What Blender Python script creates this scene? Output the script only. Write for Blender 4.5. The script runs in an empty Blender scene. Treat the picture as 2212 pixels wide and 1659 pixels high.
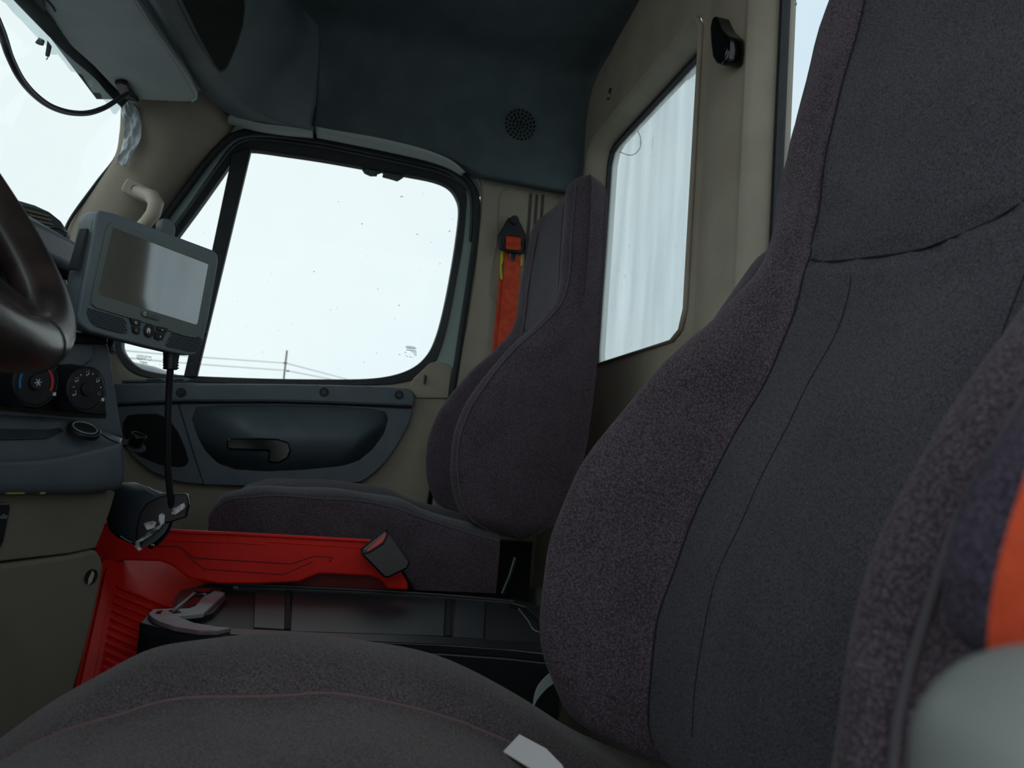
import bpy, bmesh, math, random
import numpy as np
from mathutils import Vector, Matrix
from math import sin, cos, pi, radians, sqrt
random.seed(4); RNG = np.random.default_rng(4)
S = bpy.context.scene
# ------------------------------------------------------------ camera (truck frame: +X to the rear, +Y to the passenger side, +Z up, metres)
FPX = 1580.0; YAW = radians(13); PIT = radians(6); ROL = radians(4.6); C = np.array([0, 0, .70])
Fw = np.array([sin(YAW)*cos(PIT), cos(YAW)*cos(PIT), sin(PIT)]); R0 = np.array([cos(YAW), -sin(YAW), 0]); U0 = np.cross(R0, Fw)
Rt = cos(ROL)*R0 + sin(ROL)*U0; Up = -sin(ROL)*R0 + cos(ROL)*U0
cd = bpy.data.cameras.new('camera'); cam = bpy.data.objects.new('camera', cd); S.collection.objects.link(cam)
cam.matrix_world = Matrix(((Rt[0], Up[0], -Fw[0], C[0]), (Rt[1], Up[1], -Fw[1], C[1]), (Rt[2], Up[2], -Fw[2], C[2]), (0, 0, 0, 1)))
cd.sensor_width = 36; cd.lens = 36*FPX/2212; cd.clip_start = .01; cd.clip_end = 2000
cd.dof.use_dof = True; cd.dof.focus_distance = 1.05; cd.dof.aperture_fstop = 9
S.camera = cam
# ------------------------------------------------------------ sky, exposure
W = bpy.data.worlds.new('overcast_sky'); S.world = W; W.use_nodes = True
nt = W.node_tree; nt.nodes.clear()
def wn(t, **k):
    n = nt.nodes.new(t)
    for a, b in k.items(): setattr(n, a, b)
    return n
tc = wn('ShaderNodeTexCoord'); mp = wn('ShaderNodeMapping'); mp.inputs['Scale'].default_value = (1, 1, 2.4)
no = wn('ShaderNodeTexNoise'); no.inputs['Scale'].default_value = 2.2; no.inputs['Detail'].default_value = 5; no.inputs['Roughness'].default_value = .5
rp = wn('ShaderNodeValToRGB'); rp.color_ramp.elements[0].position = .36; rp.color_ramp.elements[0].color = (.66, .79, .90, 1)
rp.color_ramp.elements[1].position = .62; rp.color_ramp.elements[1].color = (.84, .915, .93, 1)
sx = wn('ShaderNodeSeparateXYZ'); mr = wn('ShaderNodeMapRange'); mr.inputs['From Min'].default_value = -.15; mr.inputs['From Max'].default_value = .55
mr.inputs['To Min'].default_value = 1; mr.inputs['To Max'].default_value = 0
mx = wn('ShaderNodeMix', data_type='RGBA'); mx.inputs[6].default_value = (.80, .90, .93, 1); 
mx2 = wn('ShaderNodeMix', data_type='RGBA'); mx2.inputs[0].default_value = .5
bg = wn('ShaderNodeBackground'); bg.inputs['Strength'].default_value = .98; wo = wn('ShaderNodeOutputWorld')
L = nt.links.new
L(tc.outputs['Generated'], mp.inputs[0]); L(mp.outputs[0], no.inputs['Vector']); L(no.outputs['Fac'], rp.inputs[0])
L(tc.outputs['Generated'], sx.inputs[0]); L(sx.outputs['X'], mr.inputs['Value'])
L(mr.outputs[0], mx.inputs[0]); L(rp.outputs[0], mx.inputs[6]); mx.inputs[7].default_value = (.845, .915, .925, 1)
L(mx.outputs[2], bg.inputs['Color']); L(bg.outputs[0], wo.inputs[0])
vs = S.view_settings; vs.view_transform = 'Standard'; vs.look = 'None'; vs.gamma = 1; vs.use_curve_mapping = False; vs.exposure = 0.13
S.cycles.max_bounces = 10; S.cycles.diffuse_bounces = 6; S.cycles.transparent_max_bounces = 16
# ------------------------------------------------------------ survey helpers: a sight line met with a real plane of the cab
def ray(x, y): return Fw + (x-1106)/FPX*Rt - (y-829.5)/FPX*Up
def P(x, y, **k):
    (a, v), = k.items(); i = 'XYZ'.index(a); d = ray(x, y); return C + (v-C[i])/d[i]*d
def PS(pts, **k): return [P(x, y, **k) for x, y in pts]
class Pl:                                                # a plane with its own axes
    def __init__(s, o, u, n):
        s.o = np.array(o, float); s.n = np.array(n, float); s.n /= np.linalg.norm(s.n)
        u = np.array(u, float); u -= s.n*(u@s.n); s.u = u/np.linalg.norm(u); s.v = np.cross(s.n, s.u)
    def hit(s, x, y, up=0):
        d = ray(x, y); o = s.o+s.n*up; return C + d*((o-C)@s.n)/(d@s.n)
    def hits(s, pts, up=0): return [s.hit(x, y, up) for x, y in pts]
    def at(s, a, b, c=0): return s.o+s.u*a+s.v*b+s.n*c
    def uv(s, p): q = np.array(p)-s.o; return (q@s.u, q@s.v)
# ------------------------------------------------------------ materials
MATS = {}
def lin(h):
    if isinstance(h, str):
        c = [int(h[i:i+2], 16)/255 for i in (0, 2, 4)]; return [x/12.92 if x <= .04045 else ((x+.055)/1.055)**2.4 for x in c]
    return list(h)
def mat(name, col, rough=.6, col2=None, scale=40, bump=0, bscale=400, metal=0, coat=0, sheen=0, fabric=0, stretch=(1, 1, 1), spec=.5, lo=.4, hi=.6):
    m = bpy.data.materials.new(name); m.use_nodes = True; n = m.node_tree.nodes; l = m.node_tree.links.new; b = n['Principled BSDF']
    c = lin(col)+[1]; b.inputs['Base Color'].default_value = c; b.inputs['Roughness'].default_value = rough; b.inputs['Metallic'].default_value = metal
    b.inputs['Coat Weight'].default_value = coat; b.inputs['Specular IOR Level'].default_value = spec
    if sheen: b.inputs['Sheen Weight'].default_value = sheen; b.inputs['Sheen Roughness'].default_value = .5
    t = n.new('ShaderNodeTexCoord'); mpn = n.new('ShaderNodeMapping'); mpn.inputs['Scale'].default_value = stretch; l(t.outputs['Object'], mpn.inputs[0])
    out = None
    if col2 is not None:
        no = n.new('ShaderNodeTexNoise'); no.inputs['Scale'].default_value = scale; no.inputs['Detail'].default_value = 4; l(mpn.outputs[0], no.inputs['Vector'])
        r = n.new('ShaderNodeValToRGB'); r.color_ramp.elements[0].position = lo; r.color_ramp.elements[1].position = hi
        r.color_ramp.elements[0].color = c; r.color_ramp.elements[1].color = lin(col2)+[1]; l(no.outputs['Fac'], r.inputs[0]); out = r.outputs[0]
    h = None
    if fabric:                                            # knit: rows and wales of loops with pale flecks
        v = n.new('ShaderNodeTexVoronoi'); v.inputs['Scale'].default_value = fabric; l(mpn.outputs[0], v.inputs['Vector'])
        n2 = n.new('ShaderNodeTexNoise'); n2.inputs['Scale'].default_value = fabric*1.6; n2.inputs['Detail'].default_value = 2; l(mpn.outputs[0], n2.inputs['Vector'])
        mm = n.new('ShaderNodeMapRange'); mm.inputs['From Min'].default_value = .45; mm.inputs['From Max'].default_value = .78; mm.inputs['To Min'].default_value = 0; mm.inputs['To Max'].default_value = .75
        l(n2.outputs['Fac'], mm.inputs['Value'])
        mxn = n.new('ShaderNodeMix'); mxn.data_type = 'RGBA'; l(mm.outputs[0], mxn.inputs[0]); mxn.inputs[6].default_value = c
        if out: l(out, mxn.inputs[6])
        mxn.inputs[7].default_value = [min(1, x*2.6+.02) for x in c[:3]]+[1]; out = mxn.outputs[2]; h = v.outputs['Distance']
        dk_ = n.new('ShaderNodeMix'); dk_.data_type = 'RGBA'; dk_.blend_type = 'MULTIPLY'; mrd = n.new('ShaderNodeMapRange'); mrd.inputs['From Min'].default_value = .25; mrd.inputs['From Max'].default_value = .75; mrd.inputs['To Min'].default_value = 0; mrd.inputs['To Max'].default_value = .75; l(h, mrd.inputs['Value']); l(mrd.outputs[0], dk_.inputs[0]); l(out, dk_.inputs[6]); dk_.inputs[7].default_value = (.25, .22, .25, 1); out = dk_.outputs[2]
    elif bump:
        n2 = n.new('ShaderNodeTexNoise'); n2.inputs['Scale'].default_value = bscale; n2.inputs['Detail'].default_value = 3; l(mpn.outputs[0], n2.inputs['Vector']); h = n2.outputs['Fac']
    if out: l(out, b.inputs['Base Color'])
    if h is not None:
        bu = n.new('ShaderNodeBump'); bu.inputs['Strength'].default_value = bump or .3; bu.inputs['Distance'].default_value = .001; l(h, bu.inputs['Height']); l(bu.outputs[0], b.inputs['Normal'])
    MATS[name] = m; return m
def glass(name, tint=(.98, 1, 1), dirt=0, dirtcol=(.7, .75, .74), streak=False, refl=.04, tinted=1.0):
    m = bpy.data.materials.new(name); m.use_nodes = True; n = m.node_tree.nodes; l = m.node_tree.links.new; n.clear()
    o = n.new('ShaderNodeOutputMaterial'); tr = n.new('ShaderNodeBsdfTransparent'); tr.inputs[0].default_value = [x*tinted for x in tint]+[1]
    g = n.new('ShaderNodeBsdfGlossy'); g.inputs['Roughness'].default_value = .02; lw = n.new('ShaderNodeLayerWeight'); lw.inputs[0].default_value = .25
    mu = n.new('ShaderNodeMath'); mu.operation = 'MULTIPLY_ADD'; mu.inputs[1].default_value = .04; mu.inputs[2].default_value = refl*.15; l(lw.outputs['Fresnel'], mu.inputs[0])
    mxa = n.new('ShaderNodeMixShader'); l(mu.outputs[0], mxa.inputs[0]); l(tr.outputs[0], mxa.inputs[1]); l(g.outputs[0], mxa.inputs[2])
    t = n.new('ShaderNodeTexCoord'); df = n.new('ShaderNodeBsdfTranslucent'); df.inputs[0].default_value = list(dirtcol)+[1]
    dk = n.new('ShaderNodeBsdfDiffuse'); dk.inputs[0].default_value = (.16, .16, .15, 1)
    no = n.new('ShaderNodeTexNoise'); no.inputs['Scale'].default_value = 3; no.inputs['Detail'].default_value = 8; mpn = n.new('ShaderNodeMapping'); l(t.outputs['Object'], mpn.inputs[0]); l(mpn.outputs[0], no.inputs['Vector'])
    if streak: mpn.inputs['Scale'].default_value = (1, 7, .7)
    r = n.new('ShaderNodeMapRange'); r.inputs['From Min'].default_value = .3; r.inputs['From Max'].default_value = .75; r.inputs['To Min'].default_value = dirt*.35; r.inputs['To Max'].default_value = dirt; l(no.outputs['Fac'], r.inputs['Value'])
    mxb = n.new('ShaderNodeMixShader'); l(r.outputs[0], mxb.inputs[0]); l(mxa.outputs[0], mxb.inputs[1]); l(df.outputs[0], mxb.inputs[2])
    sp = n.new('ShaderNodeTexNoise'); sp.inputs['Scale'].default_value = 95; sp.inputs['Detail'].default_value = 1; mp2 = n.new('ShaderNodeMapping'); l(t.outputs['Object'], mp2.inputs[0]); l(mp2.outputs[0], sp.inputs['Vector'])
    mp2.inputs['Scale'].default_value = (1, 1, .45) if streak else (1, 1, 1)
    r2 = n.new('ShaderNodeMapRange'); r2.inputs['From Min'].default_value = .77 if streak else .79; r2.inputs['From Max'].default_value = .83; r2.inputs['To Max'].default_value = .75 if dirt else 0; l(sp.outputs['Fac'], r2.inputs['Value'])
    mxc = n.new('ShaderNodeMixShader'); l(r2.outputs[0], mxc.inputs[0]); l(mxb.outputs[0], mxc.inputs[1]); l(dk.outputs[0], mxc.inputs[2]); l(mxc.outputs[0], o.inputs[0])
    MATS[name] = m; return m
dark = mat('dark_plastic', '2c3438', .55, '333c40', 30, .25, 700)
cons = mat('console_vinyl', '64737a', .42, '6b7a80', 10, .25, 900)
headl = mat('headliner_cloth', '4e5c61', .9, '556367', 12, .25, 900)
navy = mat('slate_plastic', '55636d', .5, '5c6a72', 18, .3, 700)
dashm = mat('dash_slate', '4e5961', .5, '566067', 18, .35, 600)
black = mat('black_plastic', '14161a', .42, '1a1d20', 40, .1, 500)
rubber = mat('black_rubber', '1a2025', .65, '22282c', 60, .15, 500)
gloss = mat('gloss_black', '0b0c0e', .14)
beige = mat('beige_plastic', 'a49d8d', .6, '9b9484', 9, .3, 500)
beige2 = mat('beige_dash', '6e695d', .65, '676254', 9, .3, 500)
red = mat('red_plastic', 'ee2a20', .5, 'e0231a', 6, .06, 300, spec=.25)
redb = mat('red_button', 'e0484c', .4)
orange = mat('orange_webbing', 'e0532a', .7, 'cc4420', 50, .5, 900, stretch=(1, 1, 1))
yellow = mat('yellow_plastic', 'd8c820', .5)
grey = mat('grey_plastic', '8c949a', .4, '838b90', 20, .1, 500)
visorm = mat('grey_visor_vinyl', 'ccd7da', .62, 'c2ced2', 8, .3, 500)
tabm = mat('tablet_plastic', '68777d', .5, '6e7c81', 20, .15, 900)
tabb = mat('tablet_bezel', '66736e', .4)
tape = mat('silver_tape', 'dde6e9', .4, 'c6d0d4', 60, .3, 60)
leather = mat('worn_leather', '4a3c38', .34, '2a2424', 14, .12, 260, coat=.1, lo=.35, hi=.62)
knit = mat('knit_fabric', '554b55', .95, '4a414a', 14, .6, sheen=.12, fabric=480)
flat = mat('flat_fabric', '4c4b54', .95, '44424c', 10, .4, sheen=.12, fabric=600)
worn = mat('worn_seat_fabric', '625a5c', .95, '50484c', 7, .4, sheen=.15, fabric=560)
purple = mat('ribbed_purple_knit', '544e60', .95, '443e50', 60, .7, fabric=620)
pipe = mat('piping', '56525a', .85)
white = mat('white_print', 'e6eaea', .6); ink = mat('grey_print', '3c4244', .6)
bluep = mat('blue_print', '2c7cc0', .6); redp = mat('red_print', 'd0383c', .6)
paper = mat('white_paper', 'fdfdff', .7)
paint = mat('pale_green_paint', '9cb4ac', .35); fend = mat('grey_paint', '9ea7aa', .4)
steel = mat('worn_steel', '8f9496', .3, metal=.9)
dirtg = mat('gravel_ground', '8d8a84', .95, '77746e', .6)
wood = mat('weathered_wood', '6b6660', .9)
net = mat('black_cloth', '101316', .95, bump=.5, bscale=500)
screen = mat('screen_glass', '2a3236', .06, spec=1); screen.node_tree.nodes['Principled BSDF'].inputs['IOR'].default_value = 2.3
yfoam = mat('yellow_foam', 'a39a62', .9)
gl_side = glass('side_glass', dirt=.02); gl_ws = glass('windscreen_glass', dirt=.0); gl_rear = glass('dirty_rear_glass', (.93, .97, .97), .62, streak=True, dirtcol=(.80, .86, .86), tinted=.98)
mat('seam_dark', '201d22', .9)
# ------------------------------------------------------------ objects
COL = S.collection
def root(name, label, cat, loc, group=None, kind=None):
    o = bpy.data.objects.new(name, None); o.empty_display_size = .02; COL.objects.link(o); o.location = loc
    if kind: o['kind'] = kind
    if label: o['label'] = label
    if cat: o['category'] = cat
    if group: o['group'] = group
    return o
def obj(name, V, F, m, parent=None, smooth=False, bevel=0, seg=2, label=None, cat=None, kind=None, group=None, sub=0, solid=0, ang=None):
    V = [Vector(v) for v in V]; off = Vector((0, 0, 0))
    if parent is None:
        off = sum(V, Vector())/len(V); off.z = min(v.z for v in V)
    me = bpy.data.meshes.new(name); me.from_pydata([v-off for v in V], [], F); me.update()
    bm = bmesh.new(); bm.from_mesh(me); bmesh.ops.remove_doubles(bm, verts=bm.verts, dist=1e-6); bmesh.ops.recalc_face_normals(bm, faces=bm.faces)
    bm.to_mesh(me); bm.free(); me.materials.append(m)
    o = bpy.data.objects.new(name, me); COL.objects.link(o)
    if parent is None: o.location = off
    else:
        o.parent = parent
        if parent.type == 'EMPTY' or parent.parent is None: o.location = -parent.location
    if solid: d = o.modifiers.new('s', 'SOLIDIFY'); d.thickness = solid; d.offset = 0
    if bevel: d = o.modifiers.new('b', 'BEVEL'); d.width = bevel; d.segments = seg; d.limit_method = 'ANGLE'; d.angle_limit = radians(30)
    if sub: d = o.modifiers.new('u', 'SUBSURF'); d.levels = d.render_levels = sub
    if smooth or bevel:
        for p in me.polygons: p.use_smooth = True
        if not smooth or ang:
            try: me.set_sharp_from_angle(angle=radians(ang or 35))
            except Exception: pass
    if label: o['label'] = label
    if cat: o['category'] = cat
    if kind: o['kind'] = kind
    if group: o['group'] = group
    return o
def cr(pts, n, closed=False):                            # Catmull-Rom, resampled
    P_ = np.array(pts, float); k = len(P_); out = []
    segs = k if closed else k-1
    for j in range(n):
        t = j/(n if closed else n-1)*segs; i = min(int(t), segs-1); f = t-i
        g = (lambda q: P_[q % k]) if closed else (lambda q: P_[min(max(q, 0), k-1)])
        a, b, c, d = g(i-1), g(i), g(i+1), g(i+2)
        out.append(.5*((2*b)+(c-a)*f+(2*a-5*b+4*c-d)*f*f+(3*b-a-3*c+d)*f**3))
    return np.array(out)
def resample(pts, n):                                    # equal arc steps round a closed loop
    q = np.array(list(pts)+[pts[0]], float); d = np.r_[0, np.cumsum(np.linalg.norm(np.diff(q, axis=0), axis=1))]
    t = np.linspace(0, d[-1], n, endpoint=False); return np.stack([np.interp(t, d, q[:, i]) for i in range(q.shape[1])], 1)
def slab(name, loop, vec, m, parent=None, **k):          # outline pushed along a vector
    n = len(loop); vec = np.array(vec, float); V = [np.array(p) for p in loop]+[np.array(p)+vec for p in loop]
    F = [tuple(range(n))[::-1], tuple(range(n, 2*n))]+[(i, (i+1) % n, (i+1) % n+n, i+n) for i in range(n)]
    return obj(name, V, F, m, parent, **k)
def ringslab(name, A, B, vec, m, parent=None, n=None, **k):   # a frame: outer loop A, inner loop B
    if n: A = resample(A, n); B = resample(B, n)
    n = len(A); vec = np.array(vec, float); V = list(A)+list(B)+[p+vec for p in A]+[p+vec for p in B]
    F = []
    for i in range(n):
        j = (i+1) % n
        F += [(i, j, n+j, n+i), (2*n+i, 3*n+i, 3*n+j, 2*n+j), (i, 2*n+i, 2*n+j, j), (n+i, n+j, 3*n+j, 3*n+i)]
    return obj(name, V, F, m, parent, **k)
def loft(name, rings, m, parent=None, cap=True, closed=True, **k):
    n = len(rings[0]); V = [p for r in rings for p in r]; F = []
    for a in range(len(rings)-1):
        for i in range(n if closed else n-1):
            j = (i+1) % n; F.append((a*n+i, a*n+j, (a+1)*n+j, (a+1)*n+i))
    if cap and closed: F += [tuple(range(n))[::-1], tuple(range((len(rings)-1)*n, len(rings)*n))]
    return obj(name, V, F, m, parent, **k)
def tube_geo(path, r, sides=10, closed=False, flat=1.0, up=None):
    path = [np.array(p, float) for p in path]; n = len(path); rs = list(np.interp(np.linspace(0, 1, n), np.linspace(0, 1, len(r)), r)) if hasattr(r, '__len__') else [r]*n; V = []; F = []
    ref = np.array(up if up is not None else (0.13, .21, .97)); prev = None
    for i, p in enumerate(path):
        a = path[(i-1) % n] if closed or i > 0 else p; b = path[(i+1) % n] if closed or i < n-1 else p
        t = b-a; t = t/(np.linalg.norm(t)+1e-9)
        if prev is None or up is not None: s = np.cross(t, ref)
        else: s = prev-t*(prev@t)
        if np.linalg.norm(s) < 1e-4: s = np.cross(t, (1, 0, 0))
        s /= np.linalg.norm(s); prev = s; u = np.cross(s, t)
        for k in range(sides): th = 2*pi*k/sides; V.append(p+rs[i]*(cos(th)*s+sin(th)*flat*u))
    for i in range(n if closed else n-1):
        for k in range(sides):
            a = i*sides+k; b = i*sides+(k+1) % sides; c = ((i+1) % n)*sides+(k+1) % sides; d = ((i+1) % n)*sides+k; F.append((a, b, c, d))
    if not closed: F += [tuple(range(sides))[::-1], tuple(range((n-1)*sides, n*sides))]
    return V, F
def tube(name, path, r, m, parent=None, sides=10, closed=False, n=None, flat=1.0, up=None, **k):
    if n: path = cr(path, n, closed)
    V, F = tube_geo(path, r, sides, closed, flat, up); return obj(name, V, F, m, parent, smooth=True, ang=60, **k)
def box_geo(o, u, v, w):                                 # corner o, edge vectors
    o, u, v, w = map(np.array, (o, u, v, w)); V = [o, o+u, o+u+v, o+v, o+w, o+u+w, o+u+v+w, o+v+w]
    return V, [(0, 3, 2, 1), (4, 5, 6, 7), (0, 1, 5, 4), (1, 2, 6, 5), (2, 3, 7, 6), (3, 0, 4, 7)]
def join(geos):
    V = []; F = []
    for v, f in geos: b = len(V); V += list(v); F += [tuple(i+b for i in q) for q in f]
    return V, F
def disc(name, c, nrm, r, h, m, parent=None, sides=28, r2=None, **k):   # short cylinder standing on c along nrm
    nrm = np.array(nrm, float); nrm /= np.linalg.norm(nrm); a = np.cross(nrm, (0, 0, 1.0)); 
    if np.linalg.norm(a) < .1: a = np.array([1., 0, 0])
    a /= np.linalg.norm(a); b = np.cross(nrm, a); c = np.array(c); r2 = r if r2 is None else r2
    rings = [[c+nrm*z+q*(cos(2*pi*i/sides)*a+sin(2*pi*i/sides)*b) for i in range(sides)] for z, q in ((0, r), (h, r2))]
    return loft(name, rings, m, parent, **k)
def rrect(pl, cu, cv, hw, hh, r, up=0, n=5):
    out = []
    for sx_, sy_, a0 in ((1, 1, 0), (-1, 1, 90), (-1, -1, 180), (1, -1, 270)):
        for i in range(n+1):
            t = radians(a0+90*i/n); out.append(pl.at(cu+sx_*(hw-r)+r*cos(t), cv+sy_*(hh-r)+r*sin(t), up))
    return out

YD = 2.06          # inner face of the passenger door frame
# ============================================================ SETTING
fl = slab('floor', [(-1.6, -.1, 0), (.9, -.1, 0), (.9, 2.25, 0), (-1.6, 2.25, 0)], (0, 0, -.05), black, kind='structure', label='dark cab floor under the seats')
# ceiling and the quilted side panel over the door: one headliner shell lofted along the cab
def zc(y):  return np.interp(y, [-.1, .4, 1.0, 1.35, 1.58, 1.75, 1.9, 2.0, 2.045, 2.06], [1.86, 1.93, 1.95, 1.92, 1.875, 1.85, 1.835, 1.79, 1.71, 1.60])
xs = np.linspace(-.40, .665, 26); rings = []
def lipz(x): return np.interp(x, [-.40, -.24, -.151, .055, .211, .27, .314, .541], [1.550, 1.544, 1.549, 1.552, 1.539, 1.518, 1.50, 1.495])
for x in xs:
    lz = lipz(x); prof = [(2.11, lz+.014), (2.06, lz+.013), (2.03, lz+.008), (2.0, lz+.001), (1.985, lz+.012), (1.982, lz+.08), (1.985, 1.68), (1.98, 1.73), (1.96, 1.785), (1.91, 1.83)]
    prof += [(y, float(zc(y))) for y in (1.75, 1.58, 1.35, 1.0, .7, .4, .1, -.1)]
    inner = cr([(x, y, z) for y, z in prof], 70); rings.append([tuple(p) for p in inner]+[(x, -.1, 2.05), (x, 2.16, 2.05), (x, 2.16, lz)])
V_, F_ = box_geo((.95, 1.80, 1.93), (.02, 0, 0), (0, .25, .02), (0, 0, .035)); obj('roof_fairing', V_, F_, fend, None, label='pale grey fairing edge seen outside the top of the rear window', cat='fairing')
ce = loft('ceiling', rings, headl, smooth=True, ang=50, kind='structure', label='dark grey headliner curving down over the passenger door')
rail = mat('window_lit_lip', 'aebbba', .5)  # pale colour stands in for window light along the headliner lip
def yband(px, y): return [P(a, b, Y=y) for a, b in px]
up1 = yband([(498, 246), (530, 258), (570, 267), (620, 273), (674, 279)], 1.972); lo1 = yband([(492, 262), (530, 272), (570, 281), (620, 288), (676, 293)], 1.992)
up2 = yband([(681, 273), (740, 284), (800, 294), (860, 307), (920, 323), (975, 346), (1005, 372)], 1.976); lo2 = yband([(684, 292), (740, 303), (800, 315), (860, 328), (920, 342), (968, 358), (1000, 376)], 1.996)
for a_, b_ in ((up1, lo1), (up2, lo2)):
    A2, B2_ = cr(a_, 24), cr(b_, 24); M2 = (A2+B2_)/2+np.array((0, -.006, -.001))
    loft('lit_lip_band', [cr([A2[i], M2[i], B2_[i], B2_[i]+(0, .02, .002)], 10) for i in range(24)], rail, ce, cap=False, closed=False, smooth=True, solid=.002)
# panel joint over the door, perforated speaker holes
seam = [P(x, y, Y=1.962) for x, y in ((690, 95), (688, 150), (683, 220), (676, 272))]
tube('panel_joint', seam, .0022, black, ce, n=12)
sp_c = P(1124, 269, Y=1.98); vv = []; k = 0
hole_v, hole_f = [], []
gs = []
for ring, cnt in enumerate((1, 6, 12, 17, 22)):
    for i in range(cnt):
        a = 2*pi*i/cnt+ring*.37; rr = ring*.0105
        c = sp_c+np.array([rr*cos(a), 0, rr*sin(a)*1.05]); pts = [c+.0028*np.array([cos(2*pi*q/8), 0, sin(2*pi*q/8)]) for q in range(8)]
        y0 = 2.036+.0; gs.append(([(p[0], 1.9765, p[2]) for p in pts]+[(p[0], 2.0, p[2]) for p in pts], [tuple(range(8)), tuple(range(8, 16))]+[(q, (q+1) % 8, (q+1) % 8+8, q+8) for q in range(8)]))
V, F = join(gs); sg = obj('speaker_holes', V, F, net, ce); sg['kind'] = 'stuff'
# ---- overhead console at the front: rounded lower edge, storage pocket with black net
con = root('overhead_console', None, None, (-.42, 1.6, 1.6), kind='structure'); con.name = 'trim_1'; con['label'] = 'dark overhead console above the sun visor with a net pocket'
edge = [P(x, y, Z=1.58) for x, y in ((330, -60), (368, 30), (410, 110), (455, 190), (500, 240))]
# three lofted strips: underside lip, rounded nose, face rising to the roof
low = [(300, -60), (335, 10), (375, 85), (420, 165), (470, 225), (530, 262), (600, 280), (674, 293)]
zl = [1.50, 1.505, 1.51, 1.52, 1.53, 1.537, 1.54, 1.541]
def onY(px, y): return P(px[0], px[1], Y=y)
yl = [1.30, 1.44, 1.60, 1.78, 1.92, 2.0, 2.02, 2.03]
r0 = [onY(p, y) for p, y in zip(low, yl)]
nose = [(345, -60), (375, 5), (412, 75), (455, 150), (500, 210), (555, 246), (610, 266), (676, 280)]
y1_ = [1.28, 1.42, 1.58, 1.76, 1.88, 1.94, 1.965, 1.975]; r1 = [onY(p, y) for p, y in zip(nose, y1_)]
face = [(372, -70), (400, -5), (437, 60), (485, 130), (535, 190), (580, 222), (625, 245), (679, 262)]
r2 = [onY(p, y) for p, y in zip(face, [1.28, 1.42, 1.58, 1.76, 1.88, 1.93, 1.955, 1.968])]
top = [(560, -90), (585, -40), (600, 10), (620, 55), (640, 75), (655, 82), (670, 86), (690, 92)]
r3 = [onY(p, y) for p, y in zip(top, [1.48, 1.58, 1.68, 1.77, 1.85, 1.90, 1.925, 1.945])]
back = [p+np.array([-.03, 0, .12]) for p in r3]
rows = [cr(r, 24) for r in ([p+np.array([-.05, .01, .05]) for p in r0], r0, r1, r2, r3, back)]
prf = [cr([rows[j][i] for j in range(6)], 26) for i in range(24)]
loft('console_shell', prf, cons, con, cap=False, closed=False, smooth=True, solid=.006)
pk = [(378, -30), (398, 8), (430, 75), (468, 145), (478, 154), (490, 146), (512, 95), (524, 55), (528, 20), (526, -30)]

A_, B_, C3 = P(385, 0, Y=1.37), P(478, 154, Y=1.70), P(527, 30, Y=1.57)
pn = np.cross(B_-A_, C3-A_); pn /= np.linalg.norm(pn); pn = pn*np.sign(pn@(C-A_)); PK = Pl(A_+pn*.01, B_-A_, pn)
inl = PK.hits(pk); cen = sum(inl)/len(inl); oul = [cen+(p-cen)*1.07 for p in inl]
ringslab('pocket_rim', oul, inl, -pn*.012, headl, con, n=48, bevel=.002)
slab('storage_net', [p-pn*.003 for p in inl], -pn*.006, net, con)
gs = []
u0, v0 = zip(*[PK.uv(p) for p in inl])
for i in range(40):
    a = min(u0)+(max(u0)-min(u0))*i/39
    hit = []
    pts = [PK.uv(p) for p in inl]
    for axis in (0, 1):
        lo_, hi_ = (min(u0), max(u0)) if axis == 0 else (min(v0), max(v0)); a = lo_+(hi_-lo_)*(i+.5)/40; hit = []
        for q in range(len(pts)):
            p1, p2 = pts[q], pts[(q+1) % len(pts)]
            if (p1[axis]-a)*(p2[axis]-a) < 0:
                f = (a-p1[axis])/(p2[axis]-p1[axis]); hit.append(p1[1-axis]+f*(p2[1-axis]-p1[1-axis]))
        if len(hit) >= 2:
            h0, h1 = min(hit), max(hit); pa = (PK.at(a, h0), PK.at(a, h1)) if axis == 0 else (PK.at(h0, a), PK.at(h1, a)); gs.append(tube_geo(pa, .0008, 4))
V, F = join(gs); o = obj('net_mesh', V, F, rubber, con); o['kind'] = 'stuff'

# ---- rear wall: beige moulding with two window openings, reveal, gasket, glass
XR = .62; XG = .675
wr = root('wall_rear', None, None, (XR, 1.1, .4), kind='structure'); wr['label'] = 'beige moulded rear wall of the cab'
def YZ(loop, x): return [np.array((x, y, z)) for y, z in loop]
def rr2(y0, y1, z0, z1, r, n=6):
    out = []
    for cy, cz, a0 in ((y1-r, z1-r, 0), (y0+r, z1-r, 90), (y0+r, z0+r, 180), (y1-r, z0+r, 270)):
        for i in range(n+1): t = radians(a0+90*i/n); out.append((cy+r*cos(t), cz+r*sin(t)))
    return out
W1 = (1.268, 1.90, .962, 1.602); W2 = (.42, 1.062, .962, 1.602)
rim1 = rr2(W1[0]-.012, W1[1]+.045, W1[2]-.004, W1[3]+.028, .055); hole1 = rr2(*W1, .045)
rim2 = rr2(W2[0]-.04, W2[1]+.012, W2[2]-.004, W2[3]+.028, .055); hole2 = rr2(*W2, .045)
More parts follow.
